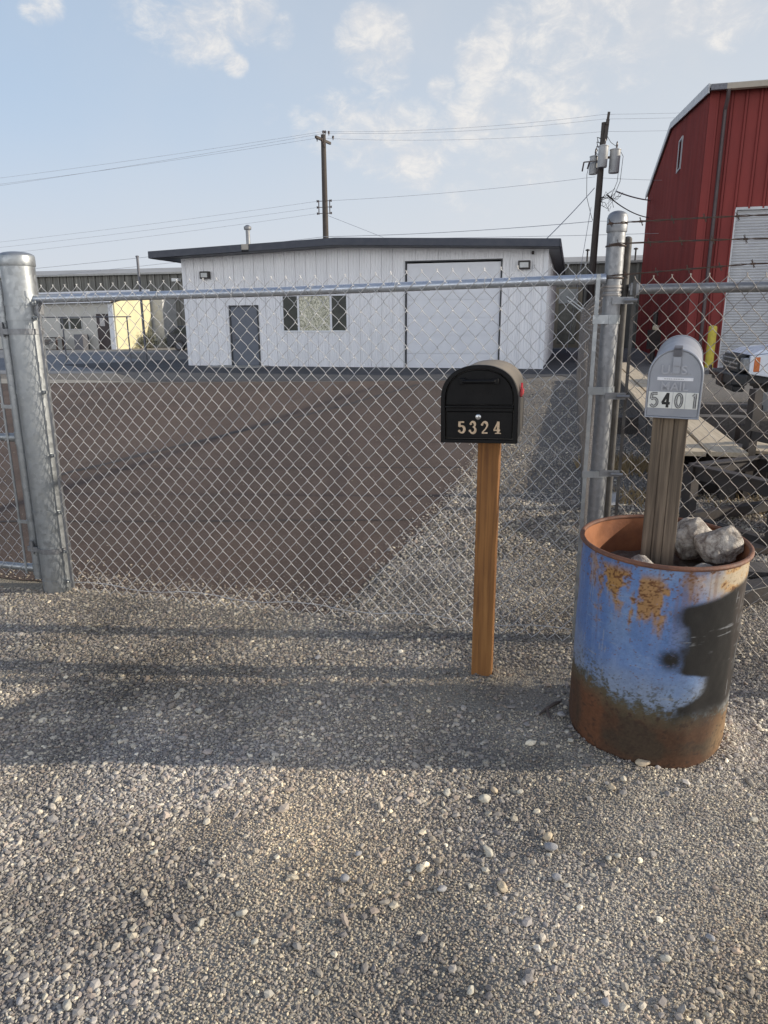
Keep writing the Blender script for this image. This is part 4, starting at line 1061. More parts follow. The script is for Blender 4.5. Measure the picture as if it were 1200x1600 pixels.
for (xa, xb, m_) in ((-9.285, -8.735, PANE), (-8.665, -7.495, REFLPANE), (-7.425, -6.875, PANE)):
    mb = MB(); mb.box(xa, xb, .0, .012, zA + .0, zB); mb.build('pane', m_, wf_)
for xa, xb, za, zb4 in ((-12.47, -12.10, 3.16, 3.42), (-.90, -.50, 3.24, 3.51)):
    mb = MB(); mb.box(xa, xb, -.19, -.015, za, zb4); lp = mb.build('wall_light', BLACKST, ws, bevel=.02)
    mb = MB(); mb.prism([(-.196, za + .05), (-.2, zb4 - .06), (-.188, zb4 - .06), (-.188, za + .05)], xa + .06, xb - .06, 'x'); mb.build('lens', M('lamp lens', (.55, .56, .55), .25), lp)
mb = MB(); mb.box(-.47, -.40, -.14, -.014, 3.70, 3.80); mb.tube([(-.435, -.14, 3.74), (-.435, -.2, 3.72)], .035, 10); mb.build('camera_box', BLACKST, ws)
mb = MB(); mb.tube([(-12.0, 3.2, 4.05), (-12.0, 3.2, 5.22)], .085, 14); mb.lathe([(.14, 5.22), (.15, 5.27), (.15, 5.33), (.05, 5.40)], 14, (-12.0, 3.2)); mb.build('flue_pipe', GALVD, ws, smooth=True)
mb = MB(); mb.box(-11.95, -9.9, -1.1, -.03, -.02, .035); o = mb.build('door_step', CONC, ws, bevel=.01)

# ------------------------------------------------------------------ red warehouse
rw = thing('red_warehouse', 'tall dark red ribbed metal warehouse with a white roller door', 'warehouse', (10.4, 25, 0), -ALPHA)
RED = M('red siding', (.245, .052, .046), .65, col2=(.175, .040, .037), scale=1.2, stretch=(1, 1, .25), spec=.1)
REDD = M('dark red trim', (.20, .036, .04), .5, col2=(.15, .028, .033), scale=2)
DPIPE = M('dark downpipe', (.075, .05, .05), .5)
GUT = M('tan gutter', (.40, .35, .28), .55, col2=(.34, .30, .24), scale=3)
PALET = M('pale eave trim', (.56, .56, .56), .5, col2=(.46, .46, .46), scale=2)
EW, LEN, EZ, PKV, PZ = 16.0, 20.0, 8.58, 10.0, 9.9
gz_ = lambda y: EZ + (PZ - EZ) * (1 - abs(y - PKV) / PKV)
mb = MB()
siding(mb, 0, 1.05, lambda x: -.1, lambda x: EZ, pitch=.42, h=.055, wr=.04, minor=False, ph=.2)
siding(mb, 1.05, 5.15, lambda x: 5.05, lambda x: EZ, pitch=.42, h=.055, wr=.04, minor=False, ph=.2)
siding(mb, 5.15, EW, lambda x: -.1, lambda x: EZ, pitch=.42, h=.055, wr=.04, minor=False, ph=.2)
siding(mb, 0, LEN, lambda x: -.1, gz_, 0, pitch=.26, h=.06, wr=.035, minor=False, axis='y', out=-1)
siding(mb, 0, LEN, lambda x: -.1, gz_, EW, pitch=.61, h=.03, wr=.03, minor=False, axis='y', out=1)
siding(mb, 0, EW, lambda x: -.1, lambda x: EZ, LEN, pitch=.61, h=.03, wr=.03, minor=False, out=1)
mb.build('wall', RED, rw, normals=False)
mb = MB(); mb.box(-.05, .16, -.05, .10, -.1, EZ); mb.build('corner_trim', RED, rw)
mb = MB()
for (ya, yb) in ((-.35, PKV), (PKV, LEN + .35)):
    za = EZ + (PZ - EZ) * (1 - abs(ya - PKV) / PKV) + .03; zb5 = EZ + (PZ - EZ) * (1 - abs(yb - PKV) / PKV) + .03
    mb.addv([(-.12, ya, za), (EW + .12, ya, za), (EW + .12, yb, zb5), (-.12, yb, zb5), (-.12, ya, za + .1), (EW + .12, ya, za + .1), (EW + .12, yb, zb5 + .1), (-.12, yb, zb5 + .1)],
            [(0, 3, 2, 1), (4, 5, 6, 7), (0, 1, 5, 4), (1, 2, 6, 5), (2, 3, 7, 6), (3, 0, 4, 7)])
rr2 = mb.build('roof', M('pale roof sheet', (.45, .44, .42), .5, .2), rw)
mb = MB()
for (ya, yb) in ((-.35, PKV), (PKV, LEN + .35)):
    za = EZ + (PZ - EZ) * (1 - abs(ya - PKV) / PKV) - .12; zb5 = EZ + (PZ - EZ) * (1 - abs(yb - PKV) / PKV) - .12
    mb.addv([(-.17, ya, za), (-.125, ya, za), (-.125, yb, zb5), (-.17, yb, zb5), (-.17, ya, za + .27), (-.125, ya, za + .27), (-.125, yb, zb5 + .27), (-.17, yb, zb5 + .27)],
            [(0, 3, 2, 1), (4, 5, 6, 7), (0, 1, 5, 4), (1, 2, 6, 5), (2, 3, 7, 6), (3, 0, 4, 7)])
mb.build('rake_trim', PALET, rr2)
mb = MB(); mb.prism([(-.50, EZ + .03), (-.48, EZ - .12), (-.36, EZ - .14), (-.355, EZ + .05), (-.37, EZ + .05), (-.37, EZ - .08), (-.46, EZ - .07), (-.485, EZ + .03)], .35, EW + .1, 'x'); gu = mb.build('gutter', GUT, rw, normals=False)
mb = MB(); mb.box(-.1, .35, -.49, -.36, EZ - .12, EZ + .04); mb.build('gutter_end', GREYD, gu)
mb = MB(); mb.tube([(.42, -.42, EZ - .1), (.42, -.38, EZ - .35), (.42, -.12, EZ - .6), (.42, -.11, 4), (.42, -.11, .1)], .06, 10); mb.build('downpipe', DPIPE, rw, smooth=True)
mb = MB(); mb.box(1.02, 1.10, -.05, .08, -.1, 5.02); mb.box(5.10, 5.18, -.05, .08, -.1, 5.02); mb.box(1.02, 5.18, -.052, .081, 5.02, 5.10); mb.build('door_frame', PALET, rw)
mb = MB(); n = 58; P_ = []
for i in range(n * 4 + 1):
    z = -.1 + 5.12 * i / (n * 4); P_.append((.05 + .018 * math.cos(i * PI / 2), z))
V = [(1.10, y_, z) for y_, z in P_] + [(5.10, y_, z) for y_, z in P_]; k = len(P_)
mb.addv(V, [(i, k + i, k + i + 1, i + 1) for i in range(k - 1)]); mb.build('roller_door', M('roller door grey white', (.52, .52, .52), .5, col2=(.44, .44, .45), scale=1.2), rw, normals=False)
mb = MB(); y0, y1, z0, z1 = 5.9, 6.9, 7.45, 8.55
mb.box(-.09, -.035, y0, y0 + .06, z0, z1); mb.box(-.09, -.035, y1 - .06, y1, z0, z1); mb.box(-.092, -.034, y0, y1, z0 - .05, z0); mb.box(-.092, -.034, y0, y1, z1, z1 + .05)
vt = mb.build('louvre_vent', PALET, rw)
mb = MB()
for i in range(12):
    z = z0 + .03 + i * .09; mb.addv([(-.085, y0 + .06, z), (-.085, y1 - .06, z), (-.045, y1 - .06, z + .07), (-.045, y0 + .06, z + .07)], [(0, 1, 2, 3)])
mb.build('louvre_blades', M('pale blades', (.5, .5, .5), .5), vt, normals=False)
# bollard
bo = thing('bollard', 'yellow steel bollard guarding the roller door of the red warehouse', 'bollard', (10.4 + .62 * UX - .95 * VX, 25 + .62 * UY - .95 * VY, 0), 0)
YEL = M('yellow paint', (.62, .50, .05), .5, col2=(.50, .40, .05), scale=6)
mb = MB(); mb.lathe([(.13, 0), (.13, 1.36)] + dome(.13, 1.36, 6, .5), 20, (0, 0), True, False); mb.build('post', YEL, bo, smooth=True)
mb = MB(); mb.lathe([(.24, -.02), (.23, .05), (.14, .07)], 20, (0, 0)); mb.build('footing', CONC, bo)

# ------------------------------------------------------------------ long grey warehouse far behind
lw = thing('long_warehouse', 'long weathered grey corrugated warehouse behind the workshop', 'warehouse', (13.5, 45, 0), -ALPHA)
t = NT('weathered grey sheet'); v = t.obj((3.0, 3, .12))
n1_ = t.noise(1.6, 5, .65, v); n2_ = t.noise(.25, 4, .6, t.obj())
c = t.ramp(n1_, [(.3, (.10, .095, .08)), (.5, (.165, .16, .14)), (.68, (.33, .32, .28))]); c = t.mixc(t.maprange(n2_, .4, .7, 0, .5), c, (.12, .115, .10))
t.link(c, t.b.inputs['Base Color']); t.b.inputs['Roughness'].default_value = .7
OLDS = t.m
mb = MB(); siding(mb, -58, 14, lambda x: -.2, lambda x: 5.0, pitch=.6, h=.06, wr=.06, minor=False); siding(mb, 0, 16, lambda x: -.2, lambda x: 5.0, -58, pitch=.6, h=.06, wr=.06, minor=False, axis='y', out=-1); siding(mb, 0, 16, lambda x: -.2, lambda x: 5.0, 14, pitch=.6, h=.06, wr=.06, minor=False, axis='y', out=1)
mb.build('wall', OLDS, lw, normals=False)
mb = MB(); mb.addv([(-58.3, -.3, 5.0), (14.3, -.3, 5.0), (14.3, 8, 6.0), (-58.3, 8, 6.0), (14.3, 16.3, 5.0), (-58.3, 16.3, 5.0)], [(0, 1, 2, 3), (3, 2, 4, 5)])
lr = mb.build('roof', M('pale old roof', (.36, .35, .33), .6, col2=(.28, .27, .25), scale=.6), lw, normals=False)
mb = MB(); mb.box(-58.2, 14.2, -.32, -.22, 4.93, 5.05); mb.build('eave_trim', M('pale eave', (.42, .41, .37), .6), lr)
for x in (-1.2, 1.6): 
    mb = MB(); mb.tube([(x, .8, 5.0), (x, .8, 5.75)], .05, 8); mb.lathe([(.13, 5.75), (.13, 5.82), (.02, 5.86)], 10, (x, .8)); mb.build('roof_vent', BLACKST, lr)
mb = MB(); mb.box(-28.95, -28.45, -.5, -.06, 4.42, 4.62); mb.build('floodlight', M('flood lamp housing', (.7, .7, .68), .4), lw)
mb = MB(); mb.box(-2.95, -1.35, -.12, -.04, -.1, 3.6); dr = mb.build('door', M('tan door surround', (.30, .25, .17), .6, col2=(.24, .2, .14), scale=1), lw)
mb = MB(); mb.box(-2.72, -1.62, -.17, -.12, .25, 2.6); mb.build('glazed_panel', M('brown glass', (.07, .065, .05), .2, col2=(.16, .15, .11), scale=1.4, spec=.5), dr)
mb = MB(); mb.box(-2.75, -1.6, -.18, -.121, 2.65, 3.5); mb.build('transom', M('pale transom', (.42, .42, .38), .4, col2=(.3, .3, .27), scale=2), dr)

# ------------------------------------------------------------------ beige office on the left
of = thing('office_building', 'low beige office with a sunlit cream end wall', 'office', (-17.021, 46.62, 0), -ALPHA)
BEI = M('beige stucco', (.56, .54, .485), .8, col2=(.50, .48, .43), scale=.9)
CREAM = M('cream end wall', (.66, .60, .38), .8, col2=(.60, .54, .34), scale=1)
OW = M('pale panel wall', (.55, .55, .53), .7)
mb = MB(); mb.box(-17, 0, 0, 4.0, -.1, 2.86); mb.build('wall', BEI, of)
mb = MB(); mb.addv([(-17.2, -.35, 2.74), (.1, -.35, 2.90), (.1, 4.1, 3.62), (-17.2, 4.1, 3.46), (-17.2, -.35, 2.84), (.1, -.35, 3.0), (.1, 4.1, 3.72), (-17.2, 4.1, 3.56)], [(0, 3, 2, 1), (4, 5, 6, 7), (0, 1, 5, 4), (1, 2, 6, 5), (2, 3, 7, 6), (3, 0, 4, 7)])
orf = mb.build('roof', M('brown roof sheet', (.15, .12, .105), .7, col2=(.11, .09, .08), scale=1), of)
mb = MB(); mb.beam((-17.2, -.38, 2.80), (.1, -.38, 2.96), .05, .14); mb.beam((-17.2, 4.12, 3.6), (.1, 4.12, 3.76), .05, .16); mb.build('roof_trim', WHITE2, orf)
mb = MB(); mb.prism([(.0, -.1), (4.05, -.1), (4.05, 3.62), (.0, 2.86)], .002, .10, 'x'); mb.build('end_wall', CREAM, of)
mb = MB(); mb.box(-.5, .9, 4.3, 8, -.1, 3.7); mb.build('annex_wall', OW, of)
mb = MB(); mb.box(-.34, .0, -.06, -.005, -.05, 2.8); mb.build('corner_board', WHITE2, of)
mb = MB(); mb.box(-1.06, -.02, -.05, -.002, -.05, 2.22); fr = mb.build('door_frame', M('white frame', (.6, .6, .58), .5), of) if False else None
mb = MB(); mb.box(-1.25, -.42, -.06, -.003, -.05, 2.2); dr = mb.build('door', M('brown door', (.045, .03, .03), .5), of)
mb = MB(); mb.box(-1.0, -.66, -.075, -.0605, 1.45, 1.95); mb.build('paper_notice', M('paper', (.55, .52, .50), .8), dr)
for xa, xb in ((-3.95, -3.35), (-3.22, -2.40)):
    mb = MB(); mb.box(xa - .05, xb + .05, -.05, -.003, 1.22, 2.0); wn = mb.build('window', M('window frame pale', (.55, .55, .53), .5), of)
    mb = MB(); mb.box(xa, xb, -.062, -.0505, 1.28, 1.95); mb.build('pane', PANE, wn)
mb = MB(); mb.box(-5.95, -5.45, -.06, -.003, 1.3, 1.75); mb.build('vent_panel', FRAMED, of)
def wpos(u_, v_, o=(-17.021, 46.62)): return (o[0] + u_ * UX + v_ * VX, o[1] + u_ * UY + v_ * VY, 0)
tb_ = thing('work_table', 'dark topped table against the beige office wall', 'table', wpos(-4.6, -.9), -ALPHA)
mb = MB(); mb.box(-1.3, 1.2, -.35, .35, .72, .78); mb.build('table_top', DARKW, tb_)
for sx_ in (-1.2, 1.1):
    for sy_ in (-.3, .3): mb = MB(); mb.box(sx_ - .04, sx_ + .04, sy_ - .04, sy_ + .04, 0, .72); mb.build('leg', RUSTST, tb_)
tu = thing('tub', 'dark square tub beside the table at the office wall', 'tub', wpos(-2.1, -.6), -ALPHA)
mb = MB(); mb.box(-.32, .32, -.3, .3, .0, .05); 
for a_ in ((-.32, .32, -.3, -.26), (-.32, .32, .26, .3), (-.32, -.28, -.259, .259), (.28, .32, -.259, .259)): mb.box(*a_, .05, .95)
mb.build('tub_body', GREYD, tu)
bk = thing('wheelbarrow', 'grey wheelbarrow standing before the table at the office', 'wheelbarrow', wpos(-4.2, -1.7), -ALPHA)
mb = MB(); mb.addv([(-.6, -.3, .62), (.5, -.35, .66), (.5, .35, .66), (-.6, .3, .62), (-.35, -.2, .36), (.3, -.2, .4), (.3, .2, .4), (-.35, .2, .36)], [(4, 7, 6, 5), (0, 1, 5, 4), (1, 2, 6, 5), (2, 3, 7, 6), (3, 0, 4, 7)]); mb.build('tray', GREYD, bk, normals=False)
mb = MB(); mb.tube([(-.62 + .2 * math.cos(a), 0, .2 + .2 * math.sin(a)) for a in np.linspace(0, 2 * PI, 19)], .04, 8); mb.build('wheel', RUSTST, bk)
mb = MB()
for s_ in (-1, 1): mb.tube([(-.62, s_ * .06, .2), (.2, s_ * .24, .36), (1.0, s_ * .3, .6)], .02, 6); mb.tube([(.3, s_ * .22, .38), (.42, s_ * .24, .0)], .02, 6)
mb.build('frame', GREYD, bk)
# scrubby bushes at the cream wall
LEAF = M('grey green leaves', (.15, .16, .12), .8, col2=(.22, .22, .17), scale=3)
TWIGM = M('bush stems', (.12, .10, .085), .9)
def bush(u_, v_, r_, hh, lab, seed):
    o = thing('bush', lab, 'bush', wpos(u_, v_), 0)
    rr = random.Random(seed); st = MB(); lf = MB()
    for i in range(26):
        a = rr.uniform(0, 2 * PI); e = rr.uniform(.3, 1.4); L = rr.uniform(.5, 1) * hh
        p0 = Vector((0, 0, 0)); p1 = Vector((math.cos(a) * math.cos(e) * r_, math.sin(a) * math.cos(e) * r_, math.sin(e) * L)); pm = p1 * .5 + Vector((0, 0, .12))
        st.tube([p0, pm, p1], [.018, .012, .005], 4)
        for k in range(36):
            c0 = pm.lerp(p1, rr.uniform(0, 1.15)) + Vector((rr.gauss(0, .09), rr.gauss(0, .09), rr.gauss(0, .08)))
            d1 = Vector((rr.gauss(0, 1), rr.gauss(0, 1), rr.gauss(0, 1))).normalized() * .06; d2 = Vector((rr.gauss(0, 1), rr.gauss(0, 1), rr.gauss(0, 1))).normalized() * .035
            lf.addv([c0 - d1, c0 + d2, c0 + d1, c0 - d2], [(0, 1, 2, 3)])
    st.build('stems', TWIGM, o); lf.build('leaves', LEAF, o, normals=False)
bush(.75, 2.6, .8, 1.2, 'grey green bush at the foot of the sunlit cream wall', 3)
bush(1.6, 4.0, .7, 1.35, 'paler bush beside the annex right of the cream wall', 4)

# dark car half hidden behind the workshop corner
cr = thing('parked_car', 'dark parked car half hidden behind the left corner of the workshop', 'car', (-12.55, 44.0, 0), -ALPHA)
CARP = M('dark car paint', (.025, .026, .03), .3)
mb = MB(); mb.prism([(0, .28), (3.9, .28), (4.0, .62), (3.85, .86), (2.9, .95), (2.45, 1.42), (.75, 1.45), (.12, 1.0), (-.05, .7)], -.85, .85); mb.build('body', CARP, cr, bevel=.05)
mb = MB(); mb.prism([(.35, 1.0), (2.72, .98), (2.36, 1.34), (.82, 1.37)], -.862, .862); mb.build('side_windows', PANE, cr)
mb = MB(); mb.box(.4, 1.3, -.9, -.86, .85, 1.15); 
for x in (.8, 3.1):
    for s_ in (-1, 1):
        mb = MB(); mb.lathe([(.31, -.1), (.32, -.06), (.32, .06), (.31, .1)], 20); wh = mb.build('wheel', BLACKST, cr, loc=(x, s_ * .8, .31), rot=(PI / 2, 0, 0))
        mb = MB(); mb.lathe([(.19, -.105), (.19, .105)], 14); mb.build('rim', GREYD, wh)
mb = MB(); mb.box(-.09, -.045, -.28, .28, .72, .86); mb.build('number_plate', WHITE2, cr)

# thin fence and tall thin pole at the back left of the lot
bf_ = thing('wire_fence', 'low dark pipe and wire fence along the road behind the lot', 'fence', (-13.6, 31.0, 0), -ALPHA)
mb = MB(); mb.tube([(-20, 0, 1.85), (3.4, 0, 1.85)], .025, 6); mb.build('top_rail', GREYD, bf_)
for i, x in enumerate((-18, -15, -12, -9, -6, -3, 0.1, 3.2)): mb = MB(); mb.tube([(x, 0, 0), (x, 0, 1.86)], .028, 6); mb.build('post', GREYD, bf_)
tp = thing('thin_pole', 'tall thin dark metal pole left of the workshop', 'pole', (-9.85, 30.2, 0), 0)
mb = MB(); mb.tube([(0, 0, -.1), (0, 0, 4.15)], .05, 10); mb.build('shaft', GREYD, tp, smooth=True)
mb = MB(); mb.lathe([(.07, 4.15), (.07, 4.2), (.01, 4.22)], 10); mb.build('cap', GREYD, tp)

# ------------------------------------------------------------------ utility poles and wires
POLEW = wood_mat('utility pole wood', (.075, .062, .052), (.045, .037, .032), (.11, .092, .078), 'z', .9)
INS = M('brown insulator', (.06, .04, .035), .3)
TRG = M('transformer grey', (.46, .46, .45), .45, col2=(.38, .38, .37), scale=2)
p1 = thing('utility_pole', 'bare wooden utility pole with one short crossarm behind the workshop', 'utility pole', (-3.0, 40.0, 0), -ALPHA)
mb = MB(); mb.tube([(0, 0, -.2), (0, 0, 10.85)], [.19, .125], 14); mb.build('pole', POLEW, p1, smooth=True)
mb = MB(); mb.beam((-.15, -.75, 10.6), (.12, .75, 10.6), .1, .12, ); 
mb.build('crossarm', POLEW, p1)
mb = MB(); mb.beam((.1, -.15, 10.25), (.12, -.68, 10.55), .03, .04); mb.build('brace', RUSTST, p1)
for (x, y, z) in ((-.32, -.05, 10.55), (.35, -.72, 10.66), (.55, -.75, 10.62), (0, 0, 10.85), (.62, -.3, 10.5)):
    mb = MB(); mb.lathe([(.025, 0), (.025, .08), (.06, .09), (.05, .13), (.06, .15), (.03, .2)], 10); mb.build('insulator', INS, p1, loc=(x, y, z), smooth=True)
for s_ in (-1, 1):
    mb = MB(); mb.beam((s_ * .30, -.12, 7.05), (s_ * .30, -.12, 7.75), .04, .04)
    for z in (7.1, 7.4, 7.7): mb.beam((s_ * .12, -.12, z), (s_ * .36, -.12, z), .03, .03)
    mb.build('wire_rack', RUSTST, p1)
for s_ in (-1, 1):
    for z in (7.1, 7.4, 7.7): mb = MB(); mb.lathe([(.045, -.05), (.03, 0), (.045, .05)], 8); mb.build('spool', INS, p1, loc=(s_ * .38, -.12, z))
p2 = thing('utility_pole', 'wooden utility pole carrying three grey transformers beside the red warehouse', 'utility pole', (10.3, 37.0, 0), -ALPHA)
p2.rotation_euler = (0, math.radians(.9), -ALPHA)
mb = MB(); mb.tube([(0, 0, -.2), (0, 0, 10.6)], [.20, .135], 14); mb.build('pole', POLEW, p2, smooth=True)
mb = MB(); mb.beam((-.05, -.16, 10.15), (.15, .9, 10.2), .1, .12); mb.beam((.12, -.2, 10.45), (.16, -.12, 11.0), .12, .12); mb.beam((.10, -.18, 9.8), (.14, -.12, 10.7), .16, .1); mb.build('crossarm', POLEW, p2)
for (x, y, z, r_, h_) in ((.04, -.38, 8.62, .225, .86), (.60, -.05, 8.42, .245, .95), (-.34, .25, 8.45, .20, .72)):
    mb = MB(); mb.lathe([(r_ * .94, z - .03), (r_, z), (r_, z + h_), (r_ + .02, z + h_ + .01), (r_ + .02, z + h_ + .04), (r_ * .6, z + h_ + .08), (.01, z + h_ + .09)], 24, (x, y)); tr = mb.build('transformer', TRG, p2, smooth=True)
    mb = MB(); mb.lathe([(.05, z + h_ + .06), (.035, z + h_ + .16), (.05, z + h_ + .2), (.03, z + h_ + .36), (.008, z + h_ + .4)], 10, (x + .05, y)); mb.build('bushing', INS, tr, smooth=True)
    mb = MB(); mb.beam((x, y, z + h_ * .7), (0, 0, z + h_ * .7), .06, .1); mb.build('bracket', RUSTST, tr)
rr = random.Random(5)
mb = MB()
for k in range(10):
    a = Vector((.12, -.15, 7.0 + rr.uniform(-.1, .5))); b = Vector((rr.uniform(.5, 1.15), -.2 + rr.uniform(-.2, .3), 7.1 + rr.uniform(-.25, .5)))
    m_ = (a + b) / 2 + Vector((rr.uniform(-.2, .3), 0, rr.uniform(-.35, .35))); m2 = (a + b * 2) / 3 + Vector((.1, .1, rr.uniform(-.3, .2)))
    mb.tube([a, m_, m2, b], .012, 4)
for x in (.72, .85): mb.tube([(x, -.05, 9.3), (x + .12, -.08, 9.1), (x + .08, -.1, 8.0), (x - .2, -.12, 7.2)], .012, 4)
mb.tube([(-.5, .2, 9.1), (-.62, .1, 8.4), (-.55, 0, 7.4), (-.3, -.1, 6.6), (-.18, -.1, 6.3)], .012, 4)
mb.tube([(.1, -.1, 10.1), (.35, -.2, 9.7), (.6, -.1, 9.55)], .012, 4)
for z in (9.9, 9.7, 9.5, 9.2): mb.tube([(-.1, -.1, z), (-.28, -.15, z + .05), (-.22, -.15, z - .15)], .025, 4)
mb.build('jumper_wires', BLACKST, p2)
mb = MB(); mb.beam((-.15, -.1, 8.95), (-.8, -.15, 8.9), .05, .05); mb.tube([(-.8, -.15, 8.9), (-.85, -.15, 8.5)], .04, 6); mb.tube([(-.55, -.15, 8.9), (-.62, -.15, 8.6)], .035, 6); mb.build('cutout_fuse', INS, p2)

WIREB = M('overhead wire', (.42, .43, .45), .6)
def cable(a, b, sag, r, label, group=None, name='power_line', n=20, mat=None):
    a = Vector(a); b = Vector(b); P_ = []
    for i in range(n + 1):
        t_ = i / n; p = a.lerp(b, t_); p.z -= 4 * sag * t_ * (1 - t_); P_.append(p - a)
    mb = MB(); mb.tube(P_, r, 5); o = mb.build(name, mat or WIREB, loc=a, smooth=True)
    return tag(o, label, 'overhead wire', group)
def on1(u_, dy, z): return (-3.0 + u_ * UX + dy * VX, 40 + u_ * UY + dy * VY, z)
for (u_, dy, z, zl) in ((-.3, 0, 10.72, 8.35), (0, 0, 11.0, 8.75), (.35, -.7, 10.75, 7.85)):
    cable(on1(u_, dy, z), on1(-46, dy * .5, zl + .3), .35, .0065, 'thin upper power wire running left from the bare pole', 'upper wires left of the bare pole')
for z, zl in ((7.7, 5.05), (7.4, 4.75), (7.1, 4.3)):
    cable(on1(-.4, -.12, z), on1(-46, 0, zl + .3), .35, .0065, 'thin wire running left from the lower rack of the bare pole', 'lower rack wires left of the bare pole')
def on2(u_, dy, z): return (10.3 + u_ * UX + dy * VX, 37 + u_ * UY + dy * VY, z)
for (u_, dy, z, z2, d2) in ((0, 0, 11.0, 10.95, .0), (.35, -.7, 10.75, 10.85, .4), (-.3, 0, 10.72, 10.40, .8)):
    cable(on1(u_, dy, z), on2(.1, d2, z2), .22, .0065, 'thin upper power wire between the two utility poles', 'upper wires between the poles')
for (z2, d2, zr) in ((10.95, 0, 10.6), (10.85, .4, 10.5), (10.4, .8, 10.1)):
    cable(on2(.1, d2, z2), on2(30, d2, zr + .6), .5, .0065, 'thin power wire running right from the transformer pole over the warehouse', 'upper wires right of the transformer pole')
cable(on1(.4, -.12, 7.7), on2(-.1, -.1, 8.25), .12, .008, 'thin middle wire rising from the rack to the transformer pole')
cable(on2(.1, -.1, 8.2), on2(8, 3, 8.3), .1, .007, 'thin middle wire passing right behind the transformer pole')
cable(on1(0, -.2, 5.95), on2(-.1, -.2, 6.25), .12, .014, 'thick communication cable above the workshop roof between the poles')
cable(on1(0, -.2, 5.95), on1(-46, 0, 3.7), .3, .011, 'upper communication cable running left behind the workshop')
cable(on1(0, -.2, 5.55), on1(-46, 0, 3.1), .3, .010, 'lower communication cable running left behind the workshop')
cable(on2(-8.5, -.2, 5.75), on2(14, 1, 5.75), .08, .010, 'lower communication cable passing behind the corner post')
cable(on2(.2, -.2, 6.25), on2(14, 1, 6.1), .05, .009, 'communication cable running right from the transformer pole')
cable(on2(-.1, -.15, 7.75), (5.9, 28.2, 4.35), .05, .018, 'guy cable slanting from the transformer pole to the workshop roof', None, 'guy_wire')
cable(on2(-.2, -.1, 6.9), on2(-.95, -1.5, .1), .0, .014, 'steep guy cable beside the transformer pole', None, 'guy_wire')
cable(on2(.9, -.2, 7.55), (15.9, 44.3, 8.3), .10, .035, 'black service cable from the transformers to the far end of the red warehouse', None, 'service_cable')
cable(on2(.5, -.2, 7.4), (15.9, 44.3, 7.35), .25, .028, 'lower grey service cable slanting down to the red warehouse', None, 'service_cable', mat=M('grey cable', (.16, .16, .165), .6))
cable(on1(.15, -.12, 7.0), on1(3.4, -1, 5.72), .0, .010, 'short slack wire slanting down right from the rack')

# ------------------------------------------------------------------ yard clutter behind the right fence
def LP(p): return Vector(p)
PLK = wood_mat('pale planks', (.52, .43, .30), (.40, .32, .22), (.62, .52, .38), 'y', .85, .3)
dk = thing('plank_deck', 'long low deck of pale sunlit planks behind the right fence', 'plank deck', (2.56, 6.07, 0), -ALPHA)
for i, (xa, xb, yl) in enumerate(((0, .215, 14.0), (.25, .545, 14.4))):
    for s_ in range(4):
        y0 = s_ * yl / 4 + (.0 if s_ == 0 else .006); y1 = (s_ + 1) * yl / 4 - .006
        mb = MB(); mb.box(xa, xb, y0, y1, .425 + .004 * ((s_ + i) % 2), .468 + .004 * ((s_ + i) % 2)); mb.build('plank', PLK, dk, bevel=.004)
for k in range(5):
    for z0, z1 in ((.30, .424), (.155, .29), (.005, .145)):
        mb = MB(); mb.box(.03 - .012 * (k % 2), .07, .35 + k * 2.7, .35 + (k + 1) * 2.7 - .02, z0, z1); mb.build('side_board', DARKW, dk, bevel=.004)
mb = MB(); mb.box(.44, .5, .1, 14.0, .25, .424); mb.build('bearer', RUSTST, dk)
for i in range(6):
    y = .25 + i * 2.7
    for x in (.12, .46): mb = MB(); mb.box(x - .06, x + .06, y - .06, y + .06, -.05, .249); mb.build('leg', DARKW, dk)
fr_ = thing('frame_stand', 'black welded steel frame stand on the gravel behind the right fence', 'steel frame', (2.366, 5.346, 0), math.radians(24))
A_ = (0, 0); B_ = (1.5, 0); C_ = (1.5, -.75); D_ = (0, -.75)
for (a, b) in ((A_, B_), (B_, C_), (C_, D_), (D_, A_), ((.72, 0), (.72, -.75))):
    mb = MB(); mb.beam((*a, .435), (*b, .435), .02, .10); mb.beam((*a, .490), (*b, .490), .085, .012); mb.build('top_member', BLACKST, fr_)
for p in (A_, B_, C_, D_): mb = MB(); mb.box(p[0] - .04, p[0] + .04, p[1] - .04, p[1] + .04, -.02, .483); mb.build('leg', BLACKST, fr_)
for (a, b, z) in ((A_, B_, .07), (D_, C_, .09), (A_, D_, .06), (B_, C_, .08)): mb = MB(); mb.beam((*a, z), (*b, z), .07, .075); mb.build('bottom_member', BLACKST, fr_)
mb = MB(); mb.box(-.1, .1, -.09, .09, 0, .24); mb.tube([(-.05, 0, .24), (-.05, 0, .29), (.05, 0, .29), (.05, 0, .24)], .012, 6)
o = mb.build('fuel_can', M('red plastic can', (.42, .02, .03), .4), loc=(3.12, 5.25, .0), rot=(0, 0, .5), bevel=.02); tag(o, 'red fuel can standing under the black steel frame', 'fuel can')
def lbeam(name, a, b, w_, h_, mat, label, cat, group=None, flange=False):
    a = Vector(a); b = Vector(b); mb = MB(); c0 = (a + b) / 2
    if flange:
        mb.beam(a - c0, b - c0, .02, h_ - .024)
        for s_ in (-1, 1): mb.beam(a - c0 + Vector((0, 0, s_ * (h_ / 2 - .006))), b - c0 + Vector((0, 0, s_ * (h_ / 2 - .006))), w_, .012)
    else: mb.beam(a - c0, b - c0, w_, h_)
    return tag(mb.build(name, mat, loc=c0, bevel=.004), label, cat, group)
lbeam('steel_beam', (3.1, 7.2, .09), (5.4, 8.6, .09), .16, .16, RUSTST, 'rusty I beam lying on the gravel beyond the plank deck', 'steel beam', None, True)
